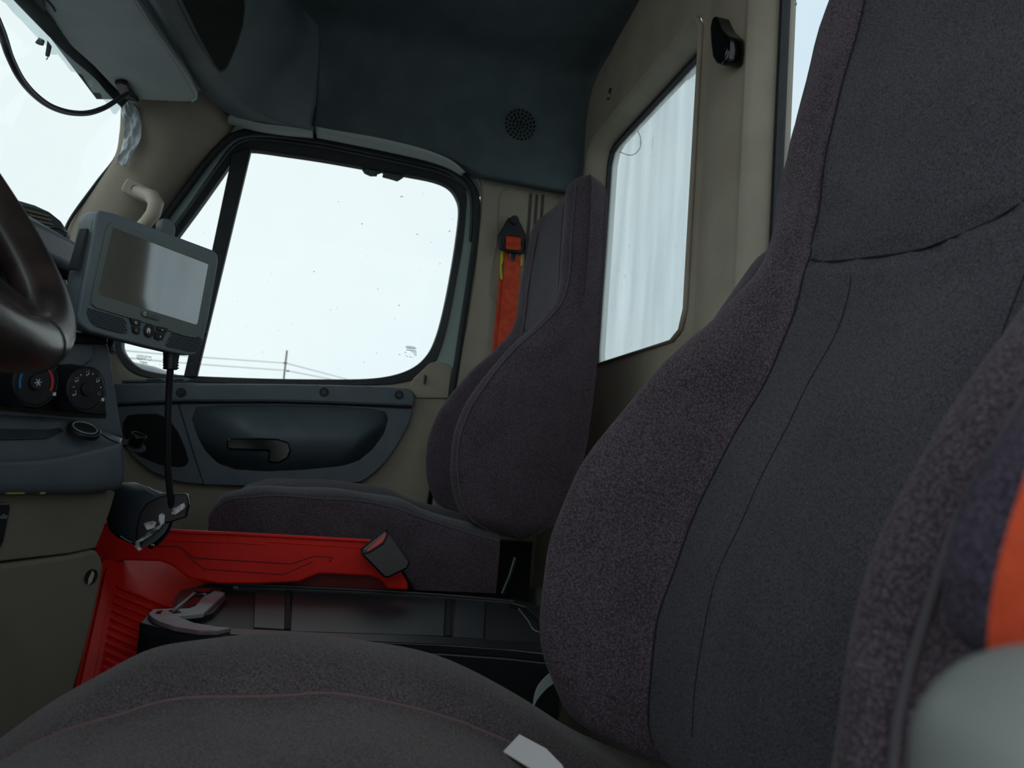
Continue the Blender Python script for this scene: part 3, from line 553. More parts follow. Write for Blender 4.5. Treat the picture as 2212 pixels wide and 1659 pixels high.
# ============================================================ SEATS
def seat(name, label, cy, z0, lean, xo, H, w0, backmat, sidemat, cushmat, gk=1.0):
    rt_ = root(name, label, 'seat', (.1+xo, cy, z0-.33))
    hs = [0, .03, .08, .14, .2, .26, .33, .39, .435, .485, .53, .62, .70, .78, .9, 1.0]
    xb = [.31, .258, .232, .222, .222, .240, .282, .325, .372, .412, .425, .428, .432, .438, .448, .455]
    xc = [.325, .315, .315, .318, .330, .352, .385, .412, .428, .434, .436, .438, .441, .446, .455, .46]
    xk = [.40, .44, .47, .485, .495, .50, .505, .508, .51, .513, .516, .519, .522, .526, .536, .545]
    hw = [w0-.02, w0, w0, w0, w0, w0, w0, w0, w0-.002, w0-.005, w0-.01, w0-.02, w0-.035, w0-.055, w0-.08, w0-.1]
    I = lambda t, a: float(np.interp(t, hs, a)); NU, NV = 150, 110
    # smooth the tables
    tt = np.linspace(0, H, 400); ker = np.hanning(31); ker /= ker.sum()
    sm = {k: np.convolve(np.pad([I(t, a) for t in tt], 15, mode='edge'), ker, 'valid') for k, a in (('b', xb), ('c', xc), ('r', xk), ('w', hw))}
    G = lambda t, k: float(np.interp(t, tt, sm[k]))
    rows_ = []
    hv = list(np.linspace(0, H-.05, NV-14))+[H-.05+.05*sin(a) for a in np.linspace(0, pi/2, 15)[1:]]
    for t in hv:
        b, c, r, w = (G(min(t, H), k) for k in 'bcrw'); d = max(c-b, .004)
        kk = [(-w+.008, r-.012), (-w-.004, (b+r)/2), (-w, b+.05), (-w+.006, b+.022), (-w+.016, b+.006), (-w+.030, b), (-w+.044, b+.12*d), (-w+.057, b+.45*d), (-w+.068, b+.82*d), (-w+.078, c-.001), (-w+.092, c+.003), (-w*.35, c+.006), (0, c+.007)]
        kk = kk+[(-y, x) for y, x in kk[-2::-1]]+[(w-.03, r+.002), (0, r+.012), (-w+.03, r+.002)]
        q = cr(kk, NU, True)
        if t < .04: f = sqrt(max(0, 1-((.04-t)/.04)**2))*.8+.2; m_ = (b+r)/2+.03; q = np.array([(y*(1-.06*(1-f)), m_+(x-m_)*f) for y, x in q])
        if t > H-.05: f = sqrt(max(0, 1-((t-H+.05)/.05)**2)); m_ = (min(b, c)+r)/2; q = np.array([(y*(1-.12*(1-f)), m_+(x-m_)*(f*.97+.03)) for y, x in q])
        z = z0+t
        rows_.append([np.array((x+xo+lean*max(0, t-.1), cy+y, z)) for y, x in q])
    R_ = np.array(rows_)
    # soft wrinkles and sewn seams
    nk = 28; per = NU/nk
    iu = np.arange(NU)/per                                # key index around the section
    U, V_ = np.meshgrid(iu, np.array(hv))
    groove = np.zeros_like(U)
    for s_ in (9.3, 14.7): groove += np.exp(-((U-s_)/.10)**2)*.003*gk*(V_ > .02)
    groove += np.exp(-((V_-.465-.012*np.abs(U-12))/.005)**2)*.007*gk*((U > 9.3) & (U < 14.7))
    groove += np.exp(-((U-(13.1))/.05)**2)*.0018*gk*((V_ < .46))+np.exp(-((U-(10.9))/.05)**2)*.0018*gk*((V_ < .46))
    wr_ = gk*.0013*np.sin(V_*38+U*1.3)+gk*.0008*np.sin(V_*71-U*2.1)
    R_[:, :, 0] += groove+wr_*((U > 3) & (U < 21))
    thr = MATS['seam_dark']; hva = np.array(hv); offn = np.array((-.0006, 0, 0))
    def atp(t, c):
        k = int(np.searchsorted(hva, t)); k = min(max(k, 1), len(hva)-1); f = (t-hva[k-1])/(hva[k]-hva[k-1]); return R_[k-1, c]*(1-f)+R_[k, c]*f+offn
    c1, c2 = int(9.3*per), int(14.7*per)
    tube('seam', [atp(.465+.012*abs(c/per-12), c) for c in range(c1, c2+1, 2)], .0009, thr, rt_, sides=6)
    for cs_ in (13.1, 10.9): tube('seam', [atp(t, int(cs_*per)) for t in np.linspace(.06, .46, 30)], .0004, thr, rt_, sides=5)
    for cs_ in (c1, c2): tube('seam', [atp(t, cs_)+offn for t in np.linspace(.03, H-.06, 60)], .0007, thr, rt_, sides=6)
    # pieces
    def piece(nm, cols, m_, **k):
        n_ = len(cols); V = [R_[a, c % NU] for a in range(len(hv)) for c in cols]
        F = [(a*n_+i, a*n_+i+1, (a+1)*n_+i+1, (a+1)*n_+i) for a in range(len(hv)-1) for i in range(n_-1)]
        return obj(nm, V, F, m_, rt_, smooth=True, **k)
    c1, c2 = int(9.3*per), int(14.7*per); e1, e2 = int(3.6*per), int(20.4*per)
    piece('backrest', range(c1, c2+1), backmat)
    piece('side_bolster', range(e1, c1+1), sidemat); piece('side_bolster', range(c2, e2+1), sidemat)
    piece('backrest_shell', list(range(e2, NU))+list(range(0, e1+1)), sidemat)
    for e in (e1, e2): tube('piping', [R_[a, e]+np.array((-.001, -.001 if e == e1 else .001, 0)) for a in range(2, len(hv)-10, 2)], .0022, pipe, rt_, sides=8)
    return rt_, G
def cushion(rt_, cy, zt_, x0, x1, w, top, sidem, seamm, drop, prof=None):
    # side silhouette (x, z offset) from the front edge to the backrest
    pr_ = [(x0+.004, -.13), (x0, -.06), (x0+.004, -.035), (x0+.03, -.015), (x0+.075, -.004), (x0+.15, 0), (x0+.24, 0), (x0+.33, -.008), (x0+.40, -.030), (x1, -.030-drop)]
    pr_ = prof or pr_
    NU, NX = 90, 70; sil = cr([(a, 0, b) for a, b in pr_], NX)
    rows_ = []
    for k, (x, _, dz) in enumerate(sil):
        zb = zt_-.17; zt2 = zt_+dz; kk = []
        ww = w*(1-.05*max(0, (x0+.06-x)/.06))
        dish = .018*min(1, max(0, (x-x0-.03)/.1))
        for y, z in ((-ww+.004, zb), (-ww, (zb+zt2)/2), (-ww, zt2-.03), (-ww+.004, zt2-.010), (-ww+.014, zt2-.001), (-ww+.04, zt2+.006), (-ww+.09, zt2+.004), (-ww+.13, zt2-dish*.6), (-ww*.4, zt2-dish), (0, zt2-dish*.9)): kk.append((y, max(z, zb)))
        kk = kk+[(-y, z) for y, z in kk[-2::-1]]
        q = cr([(y, z) for y, z in kk], NU); rows_.append([np.array((x, cy+y, z)) for y, z in q])
    R_ = np.array(rows_); per = (NU-1)/18.0; iu = np.arange(NU)/per
    X_, U = np.meshgrid(np.arange(NX), iu, indexing='ij')
    for s_ in (7.15, 10.85): R_[:, :, 2] -= np.exp(-((U-s_)/.12)**2)*.004
    R_[:, :, 2] += .0012*np.sin(X_*.5+U*.9)*((U > 3) & (U < 15))
    def piece(nm, cols, m_):
        n_ = len(cols); V = [R_[a, c] for a in range(NX) for c in cols]
        F = [(a*n_+i, a*n_+i+1, (a+1)*n_+i+1, (a+1)*n_+i) for a in range(NX-1) for i in range(n_-1)]
        return obj(nm, V, F, m_, rt_, smooth=True)
    e1, e2 = int(3.1*per), int(14.9*per); c1, c2 = int(7.15*per), int(10.85*per)
    piece('seat_cushion', range(c1, c2+1), top); piece('cushion_edge', range(e1, c1+1), top); piece('cushion_edge', range(c2, e2+1), top)
    piece('cushion_side', range(0, e1+1), sidem); piece('cushion_side', range(e2, NU), sidem)
    for e in (e1, e2): tube('piping', [R_[a, e] for a in range(8, NX, 1)], .0022, pipe, rt_, sides=8)
    if seamm: 
        for e in (c1, c2): tube('seam', [R_[a, e]+np.array((0, 0, .0004)) for a in range(8, NX, 1)], .0012, seamm, rt_, sides=5)
    fr_ = [R_[0, c] for c in range(NU)]; 
    V, F = box_geo((x0+.06, cy-w+.03, zt_-.44), (.40, 0, 0), (0, 2*w-.06, 0), (0, 0, .27)); obj('seat_base', V, F, black, rt_, bevel=.02)
    return R_
seamm = mat('pinkish_seam_thread', '7a6466', .9)
ps, Gp = seat('passenger_seat', 'dark purplish fabric high-back passenger seat by the far door', 1.655, .545, .0, .0, .80, .235, flat, knit, flat, .45)
Rp = cushion(ps, 1.655, .612, -.21, .33, .235, flat, knit, None, .03)
ds, Gd = seat('driver_seat', 'near dark fabric driver seat filling the right of the picture', .475, .43, .055, -.02, .93, .240, flat, knit, worn)
Rd = cushion(ds, .475, .521, -.262, .33, .265, worn, worn, seamm, .045, [(-.285, -.17), (-.275, -.13), (-.258, -.098), (-.225, -.070), (-.19, -.043), (-.155, -.021), (-.12, -.008), (-.078, 0), (-.02, .002), (.03, .001), (.11, -.014), (.195, -.05), (.26, -.085), (.33, -.115)])
# back zip / rear cover piping on the passenger seat
# armrests folded up beside the driver backrest
def armrest(y, pts, r, wdt, m_):
    path = cr([np.array((x, y, z)) for x, z in pts], 26); n_ = len(path); rings = []
    for i, p in enumerate(path):
        a = path[max(i-1, 0)]; b = path[min(i+1, n_-1)]; t = (b-a)/np.linalg.norm(b-a); s = np.cross((0, 1, 0), t); e = min(i, n_-1-i); f = sqrt(max(.02, 1-(max(0, 4-e)/4)**2))
        rings.append([p+np.array((0, 1, 0))*wdt*f*np.sign(cos(q))*abs(cos(q))**.6+s*r*f*np.sign(sin(q))*abs(sin(q))**.6 for q in np.linspace(0, 2*pi, 24, endpoint=False)])
    return loft('armrest', rings, m_, ds, smooth=True)
armrest(.785, [(.335, .66), (.375, .735), (.425, .82), (.485, .915), (.53, .985)], .036, .028, knit)
armrest(.188, [(.236, .650), (.234, .672), (.242, .69), (.266, .72), (.31, .765), (.375, .83)], .040, .026, purple)
# ============================================================ belts, buckle
sb = root('seat_belt', 'orange seat belt hanging on the pillar behind the passenger seat', 'seat belt', tuple(P(1100, 760, Y=YB-.02)))
def ribbon_geo(path, wv, th_):
    V = []; F = []; wv = np.array(wv)
    for i, p in enumerate(path):
        a = path[max(i-1, 0)]; b = path[min(i+1, len(path)-1)]; t = np.array(b)-a; nn = np.cross(t, wv); nn = nn/np.linalg.norm(nn)*th_/2
        V += [p-wv/2-nn, p+wv/2-nn, p+wv/2+nn, p-wv/2+nn]
    for i in range(len(path)-1):
        for k in range(4): F.append((i*4+k, i*4+(k+1) % 4, i*4+4+(k+1) % 4, i*4+4+k))
    n4 = len(path)*4; F += [(0, 1, 2, 3), (n4-1, n4-2, n4-3, n4-4)]; return V, F
pp = [P(1108, 545, Y=YB-.022), P(1105, 600, Y=YB-.02), P(1098, 680, Y=YB-.018), P(1090, 760, Y=YB-.02), P(1080, 850, Y=YB-.03)]
V, F = ribbon_geo(cr(pp, 20), (.048, 0, .003), .0014); obj('webbing', V, F, orange, sb)
pp = [P(1095, 600, Y=YB-.014), P(1086, 700, Y=YB-.012), P(1076, 800, Y=YB-.014)]
V, F = ribbon_geo(cr(pp, 14), (.046, 0, .006), .0014); obj('webbing', V, F, orange, sb)
lp_ = [P(1109, y, Y=YB-y2) for y, y2 in ((545, .022), (531, .028), (520, .034), (513, .03), (510, .02))]
V, F = ribbon_geo(cr(lp_, 12), (.044, 0, .003), .0014); obj('webbing_fold', V, F, orange, sb)
gd = [(1098, 470), (1112, 468), (1124, 480), (1136, 505), (1139, 535), (1133, 545), (1124, 545), (1128, 528), (1124, 512), (1094, 508), (1092, 530), (1086, 538), (1078, 528), (1077, 505), (1090, 485)]
slab('belt_guide', PS(gd, Y=YB-.03), (0, .016, 0), black, sb, bevel=.003)
disc('bolt_cap', P(1111, 476, Y=YB-.030), (0, -1, 0), .013, .008, rubber, sb, bevel=.002)
tube('guide_loop', PS([(1082, 512), (1080, 532), (1090, 540), (1128, 546), (1137, 536), (1138, 515)], Y=YB-.036), .0045, black, sb, n=24)
tg = [(1094, 538), (1124, 540), (1122, 546), (1116, 548), (1114, 562), (1103, 561), (1103, 548), (1097, 545)]
slab('latch_tongue', PS(tg, Y=YB-.032), (0, .003, 0), black, sb, bevel=.001)
tube('tongue_edge', PS([(1096, 538), (1102, 546), (1103, 560), (1114, 561), (1117, 546), (1125, 541)], Y=YB-.034), .0012, mat('dull_steel_edge', '9c8f84', .4, metal=.6), sb)
slab('yellow_clip', PS([(1081, 542), (1086, 540), (1086, 565), (1082, 575), (1085, 605), (1080, 604), (1079, 580)], Y=YB-.012), (0, -.006, 0), yellow, sb)
slab('yellow_clip', PS([(1124, 545), (1128, 544), (1127, 575), (1123, 575)], Y=YB-.012), (0, -.006, 0), yellow, sb)
# coat hook
hk = [(1538, 36), (1544, 33), (1548, 45), (1555, 62), (1571, 78), (1571, 105), (1567, 132), (1558, 141), (1546, 137), (1538, 125), (1534, 95), (1532, 60)]
slab('coat_hook', PS(hk, X=XR-.035), (.034, 0, 0), gloss, None, bevel=.006, seg=3, label='glossy black coat hook on the beige pillar between the rear windows', cat='hook')
# buckle beside the passenger seat
bk = root('seat_belt_buckle', 'black seat belt buckle with red button beside the passenger seat', 'buckle', tuple(P(850, 1230, Y=1.36)))
BP = Pl(P(840, 1200, Y=1.275), (.55, 0, .83), (-.1, -1, .12))
bo = BP.hits([(780, 1186), (834, 1142), (839, 1148), (886, 1213), (881, 1228), (838, 1249), (829, 1247), (779, 1196)])
slab('buckle_housing', bo, BP.n*-.028, black, bk, bevel=.003)
slab('release_button', BP.hits([(789, 1190), (832, 1150), (836, 1158), (826, 1172), (795, 1192)], .0008), BP.n*-.004, redb, bk, bevel=.001)
slab('buckle_mouth', BP.hits([(783, 1186), (831, 1146), (832, 1151), (789, 1188)], .001), BP.n*-.004, gloss, bk)
tube('buckle_rim', BP.hits([(780, 1187), (834, 1143), (839, 1150), (828, 1174), (796, 1194), (781, 1196)], .001), .0018, rubber, bk, closed=True)
tube('buckle_stalk', [P(862, 1235, Y=1.375), P(900, 1300, Y=1.385), P(930, 1400, Y=1.385)], .016, black, bk, flat=.4)
# driver belt and cover at the lower right corner
dbp = [P(2750, 100, Y=.105), P(2560, 600, Y=.115), P(2420, 1000, Y=.122), P(2350, 1220, Y=.125), P(2320, 1400, Y=.127), P(2320, 1600, Y=.128)]
db = root('seat_belt', 'orange driver belt at the right edge, out of focus', 'seat belt', tuple(dbp[4]))
wv = P(2250, 1300, Y=.10)-P(2150, 1300, Y=.135)
V, F = ribbon_geo(cr(dbp, 24), np.array((.012, -.030, 0)), .0013); obj('webbing', V, F, orange, db)
rings = []
a3 = np.array([.018, -.06, -.03]); a1 = np.cross(a3, (0, 0, 1.)); a1 /= np.linalg.norm(a1)
for i in range(0, 13):
    th_ = pi/2*i/12; rings.append([P(2335, 1660, Y=.115)+np.array((.0275*cos(th_)*cos(q), .03*cos(th_)*sin(q), .026*sin(th_)-.004)) for q in np.linspace(0, 2*pi, 36, endpoint=False)])
rings = [[p-np.array((0, 0, .05)) for p in rings[0]]]+rings
loft('belt_cover', rings, mat('grey_green_cover', '8c9492', .45), None, smooth=True, ang=70, label='blurred rounded grey plastic cover in the lower right corner', cat='cover')

# ============================================================ DASHBOARD (faces the driver: angled plane)
DN = np.array([.866, -.5, 0]); DH = np.array([.5, .866, 0]); DP = Pl(P(185, 838, Y=.90), DH, DN)
da = root('dashboard', 'slate and beige dashboard centre stack with climate knobs', 'dashboard', tuple(DP.hit(120, 1000)*np.array((1, 1, 0))))
# upper face
up_ = [(-250, 700), (-250, 905), (0, 902), (150, 910), (270, 948), (262, 915), (252, 850), (242, 780), (236, 745), (228, 737), (170, 737), (100, 720), (0, 705)]
slab('stack_face', DP.hits(up_), -DN*.25, dashm, da, bevel=.006, seg=3)
# control panel plate
cp = [(-250, 770), (0, 797), (60, 795), (120, 803), (190, 812), (210, 818), (222, 842), (229, 862), (230, 892), (224, 897), (0, 876), (-250, 852)]
plate = slab('climate_panel', DP.hits(cp, .004), -DN*.01, black, da, bevel=.0015)
slab('panel_shadow_gap', DP.hits([(-250, 852), (0, 873), (224, 893), (230, 892), (228, 903), (150, 900), (0, 886), (-250, 862)], .0015), -DN*.005, gloss, da)
def knob(x, y, prints):
    c = DP.hit(x, y, .030); ctr = c-DN*.030
    up0 = Pl(c, DH, DN)
    k = disc('climate_knob', ctr+DN*.004, DN, .0262, .026, black, da, r2=.0235, sides=48, bevel=.002)
    disc('knob_cap', c+DN*.0002, DN, .0075, .002, rubber, k, bevel=.0006)
    tube('knob_rim', [up0.at(.0235*cos(a), .0235*sin(a), .0002) for a in np.linspace(0, 2*pi, 48, endpoint=False)], .0006, dark, k, closed=True, sides=6)
    V, F = box_geo(up0.at(.0205, -.011, -.004), DH*.0022, up0.v*.0035, DN*.0055); obj('pointer_mark', V, F, white, k)
    return k, up0
def arc(k, pl, r0, r1, a0, a1, m_, name):
    A = [pl.at(r1*cos(a), r1*sin(a), .0003) for a in np.radians(np.linspace(a0, a1, 14))]+[pl.at(r0*cos(a), r0*sin(a), .0003) for a in np.radians(np.linspace(a1, a0, 14))]
    slab(name, A, pl.n*.0004, m_, k)
k1, q1 = knob(78, 826, None)
arc(k1, q1, .0165, .0190, 112, 205, bluep, 'blue_arc'); arc(k1, q1, .0165, .0190, -22, 68, redp, 'red_arc')
for a in (76, 84, 96, 104): arc(k1, q1, .0172, .0192, a-1.5, a+1.5, white, 'scale_tick')
for a in range(0, 180, 60): 
    d = q1.u*cos(radians(a+10))+q1.v*sin(radians(a+10)); c = q1.at(0, 0, .0026); s_ = np.cross(d, DN); V, F = box_geo(c-d*.0038-s_*.0004, d*.0076, s_*.0008, DN*.0003); obj('snowflake', V, F, white, k1)
for a in range(0, 360, 60):
    d = q1.u*cos(radians(a+10))+q1.v*sin(radians(a+10)); e = q1.u*cos(radians(a+45))+q1.v*sin(radians(a+45)); c = q1.at(0, 0, .0026)+d*.0024; s_ = np.cross(e, DN)*.0004; V, F = box_geo(c, e*.0014, s_, DN*.0003); obj('snowflake_tip', V, F, white, k1)
k2, q2 = knob(188, 840, None)
def man(k, pl, ang_, extra):                              # seated figure with airflow dots
    c = pl.at(.0163*cos(radians(ang_)), .0163*sin(radians(ang_)), .0004); g = []
    for (x0, y0, x1, y1) in ((.0012, .0012, .0012, -.0010), (.0012, -.0010, -.0008, -.0010), (-.0008, -.0010, -.0014, -.0026)):
        a = c+pl.u*x0+pl.v*y0; b = c+pl.u*x1+pl.v*y1; d = b-a; s_ = np.cross(d, pl.n); s_ = s_/np.linalg.norm(s_)*.0006; g.append(box_geo(a-s_/2, d, s_, pl.n*.0003))
    for (x0, y0) in [(.0006, .0024)]+extra: g.append(box_geo(c+pl.u*x0+pl.v*y0, pl.u*.0008, pl.v*.0008, pl.n*.0003))
    V, F = join(g); obj('airflow_symbol', V, F, white, k)
man(k2, q2, 205, [(-.0026, -.0016)]); man(k2, q2, 152, [(-.0022, .0012), (-.0026, -.0016)]); man(k2, q2, 98, [(-.0022, .0014)]); man(k2, q2, 42, [(-.0024, .0008), (-.0026, -.0016)])
tube('defrost_symbol', [q2.at(.0160*cos(radians(-12))+.0018*cos(a), .0160*sin(radians(-12))+.0018*sin(a), .0005) for a in np.linspace(0, 2*pi, 16, endpoint=False)], .0003, grey, k2, closed=True, sides=4)
for a in (128, 76, 12, 180): arc(k2, q2, .0165, .0180, a-1.5, a+1.5, white, 'scale_tick')
disc('small_button', DP.hit(216, 850, .004), DN, .0045, .005, rubber, da, bevel=.001)
# aux label plate above
lb = slab('socket_label', DP.hits([(148, 754), (172, 756), (176, 770), (140, 766)], .001), -DN*.002, black, da); text('LOCK', DP, (160, 762), .0062, grey, lb, up=.0016)
slab('stack_bump', DP.hits([(-100, 725), (60, 738), (150, 742), (205, 742), (205, 775), (180, 795), (100, 790), (-100, 772)], .003), -DN*.006, dashm, da, bevel=.003)
# tray ledge below: pocket surface
LP = [(-250, 900), (0, 900), (140, 905), (215, 925), (270, 948), (255, 965), (215, 980), (120, 1000), (0, 1008), (-250, 1018)]
def dpo(x, y, u_): return DP.hit(x, y, u_)
A = [dpo(x, y, -.0) for x, y in ((-250, 900), (0, 900), (140, 908), (215, 928), (262, 950))]
B = [dpo(x, y, .028) for x, y in ((-250, 985), (0, 992), (120, 985), (205, 968), (262, 958))]
B2 = [dpo(x, y, .034) for x, y in ((-250, 1000), (0, 1004), (120, 998), (205, 984), (262, 968))]
Cc = [dpo(x, y, .030) for x, y in ((-250, 1060), (0, 1062), (120, 1060), (205, 1058), (258, 1050))]
Dd = [p-DN*.04 for p in Cc]
rowsL = [cr(r, 24) for r in (A, B, B2, Cc, Dd)]
rowsL = [cr([rowsL[j][i] for j in range(5)], 22) for i in range(24)]
loft('ledge_roll', rowsL, dashm, da, cap=False, closed=False, smooth=True, solid=.004)
slab('pocket_floor', [p+np.array((0, 0, .001)) for p in (dpo(-100, 912, .004), dpo(110, 917, .004), dpo(140, 932, .012), dpo(105, 950, .02), dpo(-100, 955, .022))], -DN*.004, dark, da, bevel=.002)
tube('chipped_edge', [dpo(x, y, .0345) for x, y in ((0, 1003), (8, 1003), (20, 1003.5))], .0006, mat('chip_pink', '9a7a6c', .8), da)
for a, b in ((12, 52), (86, 97)): tube('foam_strip', [dpo(a, 1065, .0305), dpo((a+b)/2, 1065.5, .031), dpo(b, 1065, .0305)], .0011, yfoam, da)
# power socket with round cap lying open and the tethered cap
sk = DP.hit(182, 928, .026); sn = np.array([.35, -.35, .87]); sn /= np.linalg.norm(sn)
so = disc('power_socket', sk-sn*.004, sn, .0165, .006, black, da, bevel=.001, sides=36); tube('socket_ring', [sk+sn*.0025+.012*(cos(a)*np.cross(sn, (1, 0, 0))/np.linalg.norm(np.cross(sn, (1, 0, 0)))+sin(a)*np.cross(sn, np.cross(sn, (1, 0, 0)))/np.linalg.norm(np.cross(sn, np.cross(sn, (1, 0, 0))))) for a in np.linspace(0, 2*pi, 30, endpoint=False)], .0008, grey, so, closed=True, sides=6)
ck = DP.hit(288, 966, .02)
capr = root('socket_cap', 'small black socket cap dangling from its tether off the dashboard corner', 'cap', tuple(ck))
disc('cap_flange', ck, sn, .0135, .003, rubber, capr, bevel=.001); disc('cap_plug', ck+sn*.003, sn, .0075, .014, gloss, capr, r2=.0085, bevel=.001)
tube('cap_lip', [ck+sn*.017+.0085*(cos(a)*np.array((.9, .3, -.24))+sin(a)*np.array((-.25, .93, .3))) for a in np.linspace(0, 2*pi, 24, endpoint=False)], .0008, rubber, capr, closed=True, sides=6)
tube('tether', [sk+DN*.002+DH*.014, DP.hit(235, 948, .03), DP.hit(258, 957, .032), ck+sn*.001-DH*.01], .0010, black, capr, n=14)
# beige centre panels
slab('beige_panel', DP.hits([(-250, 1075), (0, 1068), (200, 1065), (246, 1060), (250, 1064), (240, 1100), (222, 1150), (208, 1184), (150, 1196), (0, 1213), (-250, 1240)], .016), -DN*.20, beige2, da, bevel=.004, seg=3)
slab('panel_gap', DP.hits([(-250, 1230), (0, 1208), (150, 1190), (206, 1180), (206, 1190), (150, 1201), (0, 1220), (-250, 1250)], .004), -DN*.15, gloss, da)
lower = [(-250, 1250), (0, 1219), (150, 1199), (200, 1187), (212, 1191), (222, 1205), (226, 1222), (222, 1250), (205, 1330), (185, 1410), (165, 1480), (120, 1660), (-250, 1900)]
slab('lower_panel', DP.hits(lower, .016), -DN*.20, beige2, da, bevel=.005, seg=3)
sl = DP.hit(196, 1246, .0165); sc_ = disc('screw_recess', sl, DN, .0085, .001, black, da)
slab('screw_pale_patch', DP.hits([(191, 1250), (200, 1232), (204, 1240), (198, 1258), (190, 1264)], .0176), -DN*.001, beige, da)  # paler beige patch beside the screw recess
# label plate at the left edge
l2 = slab('caution_label', DP.hits([(-60, 1080), (12, 1086), (21, 1090), (22, 1100), (8, 1170), (-2, 1190), (-60, 1190)], .018), -DN*.002, black, da, bevel=.001)
tube('label_line', DP.hits([(-50, 1087), (16, 1089)], .0185), .0006, grey, l2, sides=5); text('mode', DP, (-2, 1116), .0075, grey, l2, up=.0190)
# upper binnacle with vent, behind the wheel
UPn = Pl(P(120, 500, Y=1.12), DH, DN)
bn_o = [(-150, 395), (-60, 405), (20, 425), (50, 429), (90, 441), (120, 455), (145, 475), (165, 505), (172, 540), (176, 600), (176, 760), (-150, 760)]
bn = slab('binnacle', UPn.hits(bn_o, -.02), -DN*.22, dashm, da, bevel=.02, seg=4)
slab('binnacle_face', UPn.hits([(20, 440), (60, 444), (110, 458), (135, 478), (146, 505), (150, 560), (160, 640), (170, 700), (170, 740), (-100, 740), (-100, 440)], -.012), -DN*.02, dark, da, bevel=.004)
slab('screen_bay', UPn.hits([(40, 510), (90, 506), (130, 520), (140, 560), (150, 640), (148, 700), (60, 700)], -.008), -DN*.01, gloss, da, bevel=.002)
ve = slab('air_vent', UPn.hits([(50, 446), (106, 461), (114, 465), (122, 492), (80, 487), (58, 472)], -.006), -DN*.01, black, da)
for i in range(4):
    y0 = 450+i*10.5; x0 = 52+i*8; sl_ = [(x0, y0), (107+i*4, y0+14-i*1.5), (109+i*4, y0+20-i*1.5), (x0+6, y0+7)]
    slab('vent_slat', UPn.hits(sl_, -.003), -DN*.006, beige2, ve, bevel=.0008)
slab('vent_shelf', UPn.hits([(72, 488), (126, 492), (150, 503), (148, 512), (110, 516), (84, 508)], -.0), -DN*.012, black, da, bevel=.003)
# dash top slab reaching the windscreen and body below, closing the space
slab('dash_top', [(-.42, -.05, .90), (-.36, .9, .93), (-.36, 1.15, .95), (-.50, 1.3, .96), (-.62, 2.02, .95), (-1.1, 2.05, .93), (-1.15, -.05, .90)], (0, 0, -.04), dashm, da, bevel=.01)
slab('dash_body', [(-.52, 1.15, .12), (-.62, 2.02, .12), (-1.1, 2.05, .12), (-1.1, -.05, .12), (-.55, -.05, .12)], (0, 0, .76), black, da)
# ============================================================ STEERING WHEEL
wc = np.array([-.331, .487, .913]); al = .8896; dd = np.array([cos(al), 0, -sin(al)]); ey = np.array([0, 1., 0]); wn_ = np.cross(ey, dd); wn_ = -wn_ if wn_@(C-wc) < 0 else wn_
sw = root('steering_wheel', 'worn brown-black leather steering wheel at the left edge', 'steering wheel', tuple(wc-wn_*.3))
rim = [wc+.214*(cos(t)*dd+sin(t)*ey) for t in np.linspace(0, 2*pi, 120, endpoint=False)]
tube('rim', rim, .0185, leather, sw, sides=24, closed=True)
tube('rim_joint', [wc+(.214+.0187*cos(a))*(cos(.22)*dd+sin(.22)*ey)+.0187*sin(a)*wn_ for a in np.linspace(0, 2*pi, 24, endpoint=False)], .0008, black, sw, closed=True, sides=6)
for t in (.45, -.45, 2.3, -2.3):
    d_ = cos(t)*dd+sin(t)*ey; a = wc+d_*.06-wn_*.02; b = wc+d_*.205
    tube('spoke', [a, (a+b)/2-wn_*.006, b], [.03, .021, .016], leather, sw, n=12, flat=.5, up=wn_, sides=14)
disc('hub', wc-wn_*.05, wn_, .075, .045, black, sw, r2=.06, bevel=.012, sides=40)
disc('column', wc-wn_*.30, wn_, .04, .27, black, sw)
# ============================================================ TABLET
T0 = P(240, 463, Y=.86); hT = np.array([.45, .893, 0]); nT = np.array([.893, -.45, .0044]); TP = Pl(T0, hT, nT)
tb = root('tablet', 'grey vehicle tablet with speakers and buttons mounted beside the dash', 'tablet', tuple(TP.hit(300, 720)))
front = [(222, 455), (250, 462), (350, 499), (462, 541), (471, 550), (472, 566), (452, 680), (440, 735), (432, 757), (422, 767), (400, 768), (330, 752), (240, 729), (192, 715), (174, 700), (170, 685), (183, 610), (200, 520), (210, 465), (214, 458)]
fr_l = TP.hits(front); body = slab('housing', fr_l, -TP.n*.006, tabm, tb, bevel=.002)
cen = sum(fr_l)/len(fr_l); rg = [resample(fr_l, 80)]; base = rg[0]
loft('back_shell', [base-TP.n*.005, cen+(base-cen)*.995-TP.n*.016, cen+(base-cen)*.96-TP.n*.026, cen+(base-cen)*.80-TP.n*.032], tabm, tb, smooth=True, ang=50)
bez = [(243, 480), (255, 484), (440, 551), (456, 559), (459, 570), (440, 690), (434, 722), (424, 730), (400, 726), (300, 693), (205, 664), (197, 655), (199, 640), (232, 490)]
bz = TP.hits(bez, .0015); scp = TP.hits([(244, 492), (452, 570), (427, 704), (213, 634)], .0015)
scr_px = [(244, 492), (450, 571), (426, 702), (212, 636)]
scp = []
for i in range(4):
    a, b = np.array(scr_px[i]), np.array(scr_px[(i+1) % 4])
    for t in range(10): scp.append(TP.hit(*(a+(b-a)*t/10), .0012))
ringslab('bezel', bz, scp, -TP.n*.003, tabb, tb, n=80, bevel=.0006)
slab('display', scp, -TP.n*.002, screen, tb)
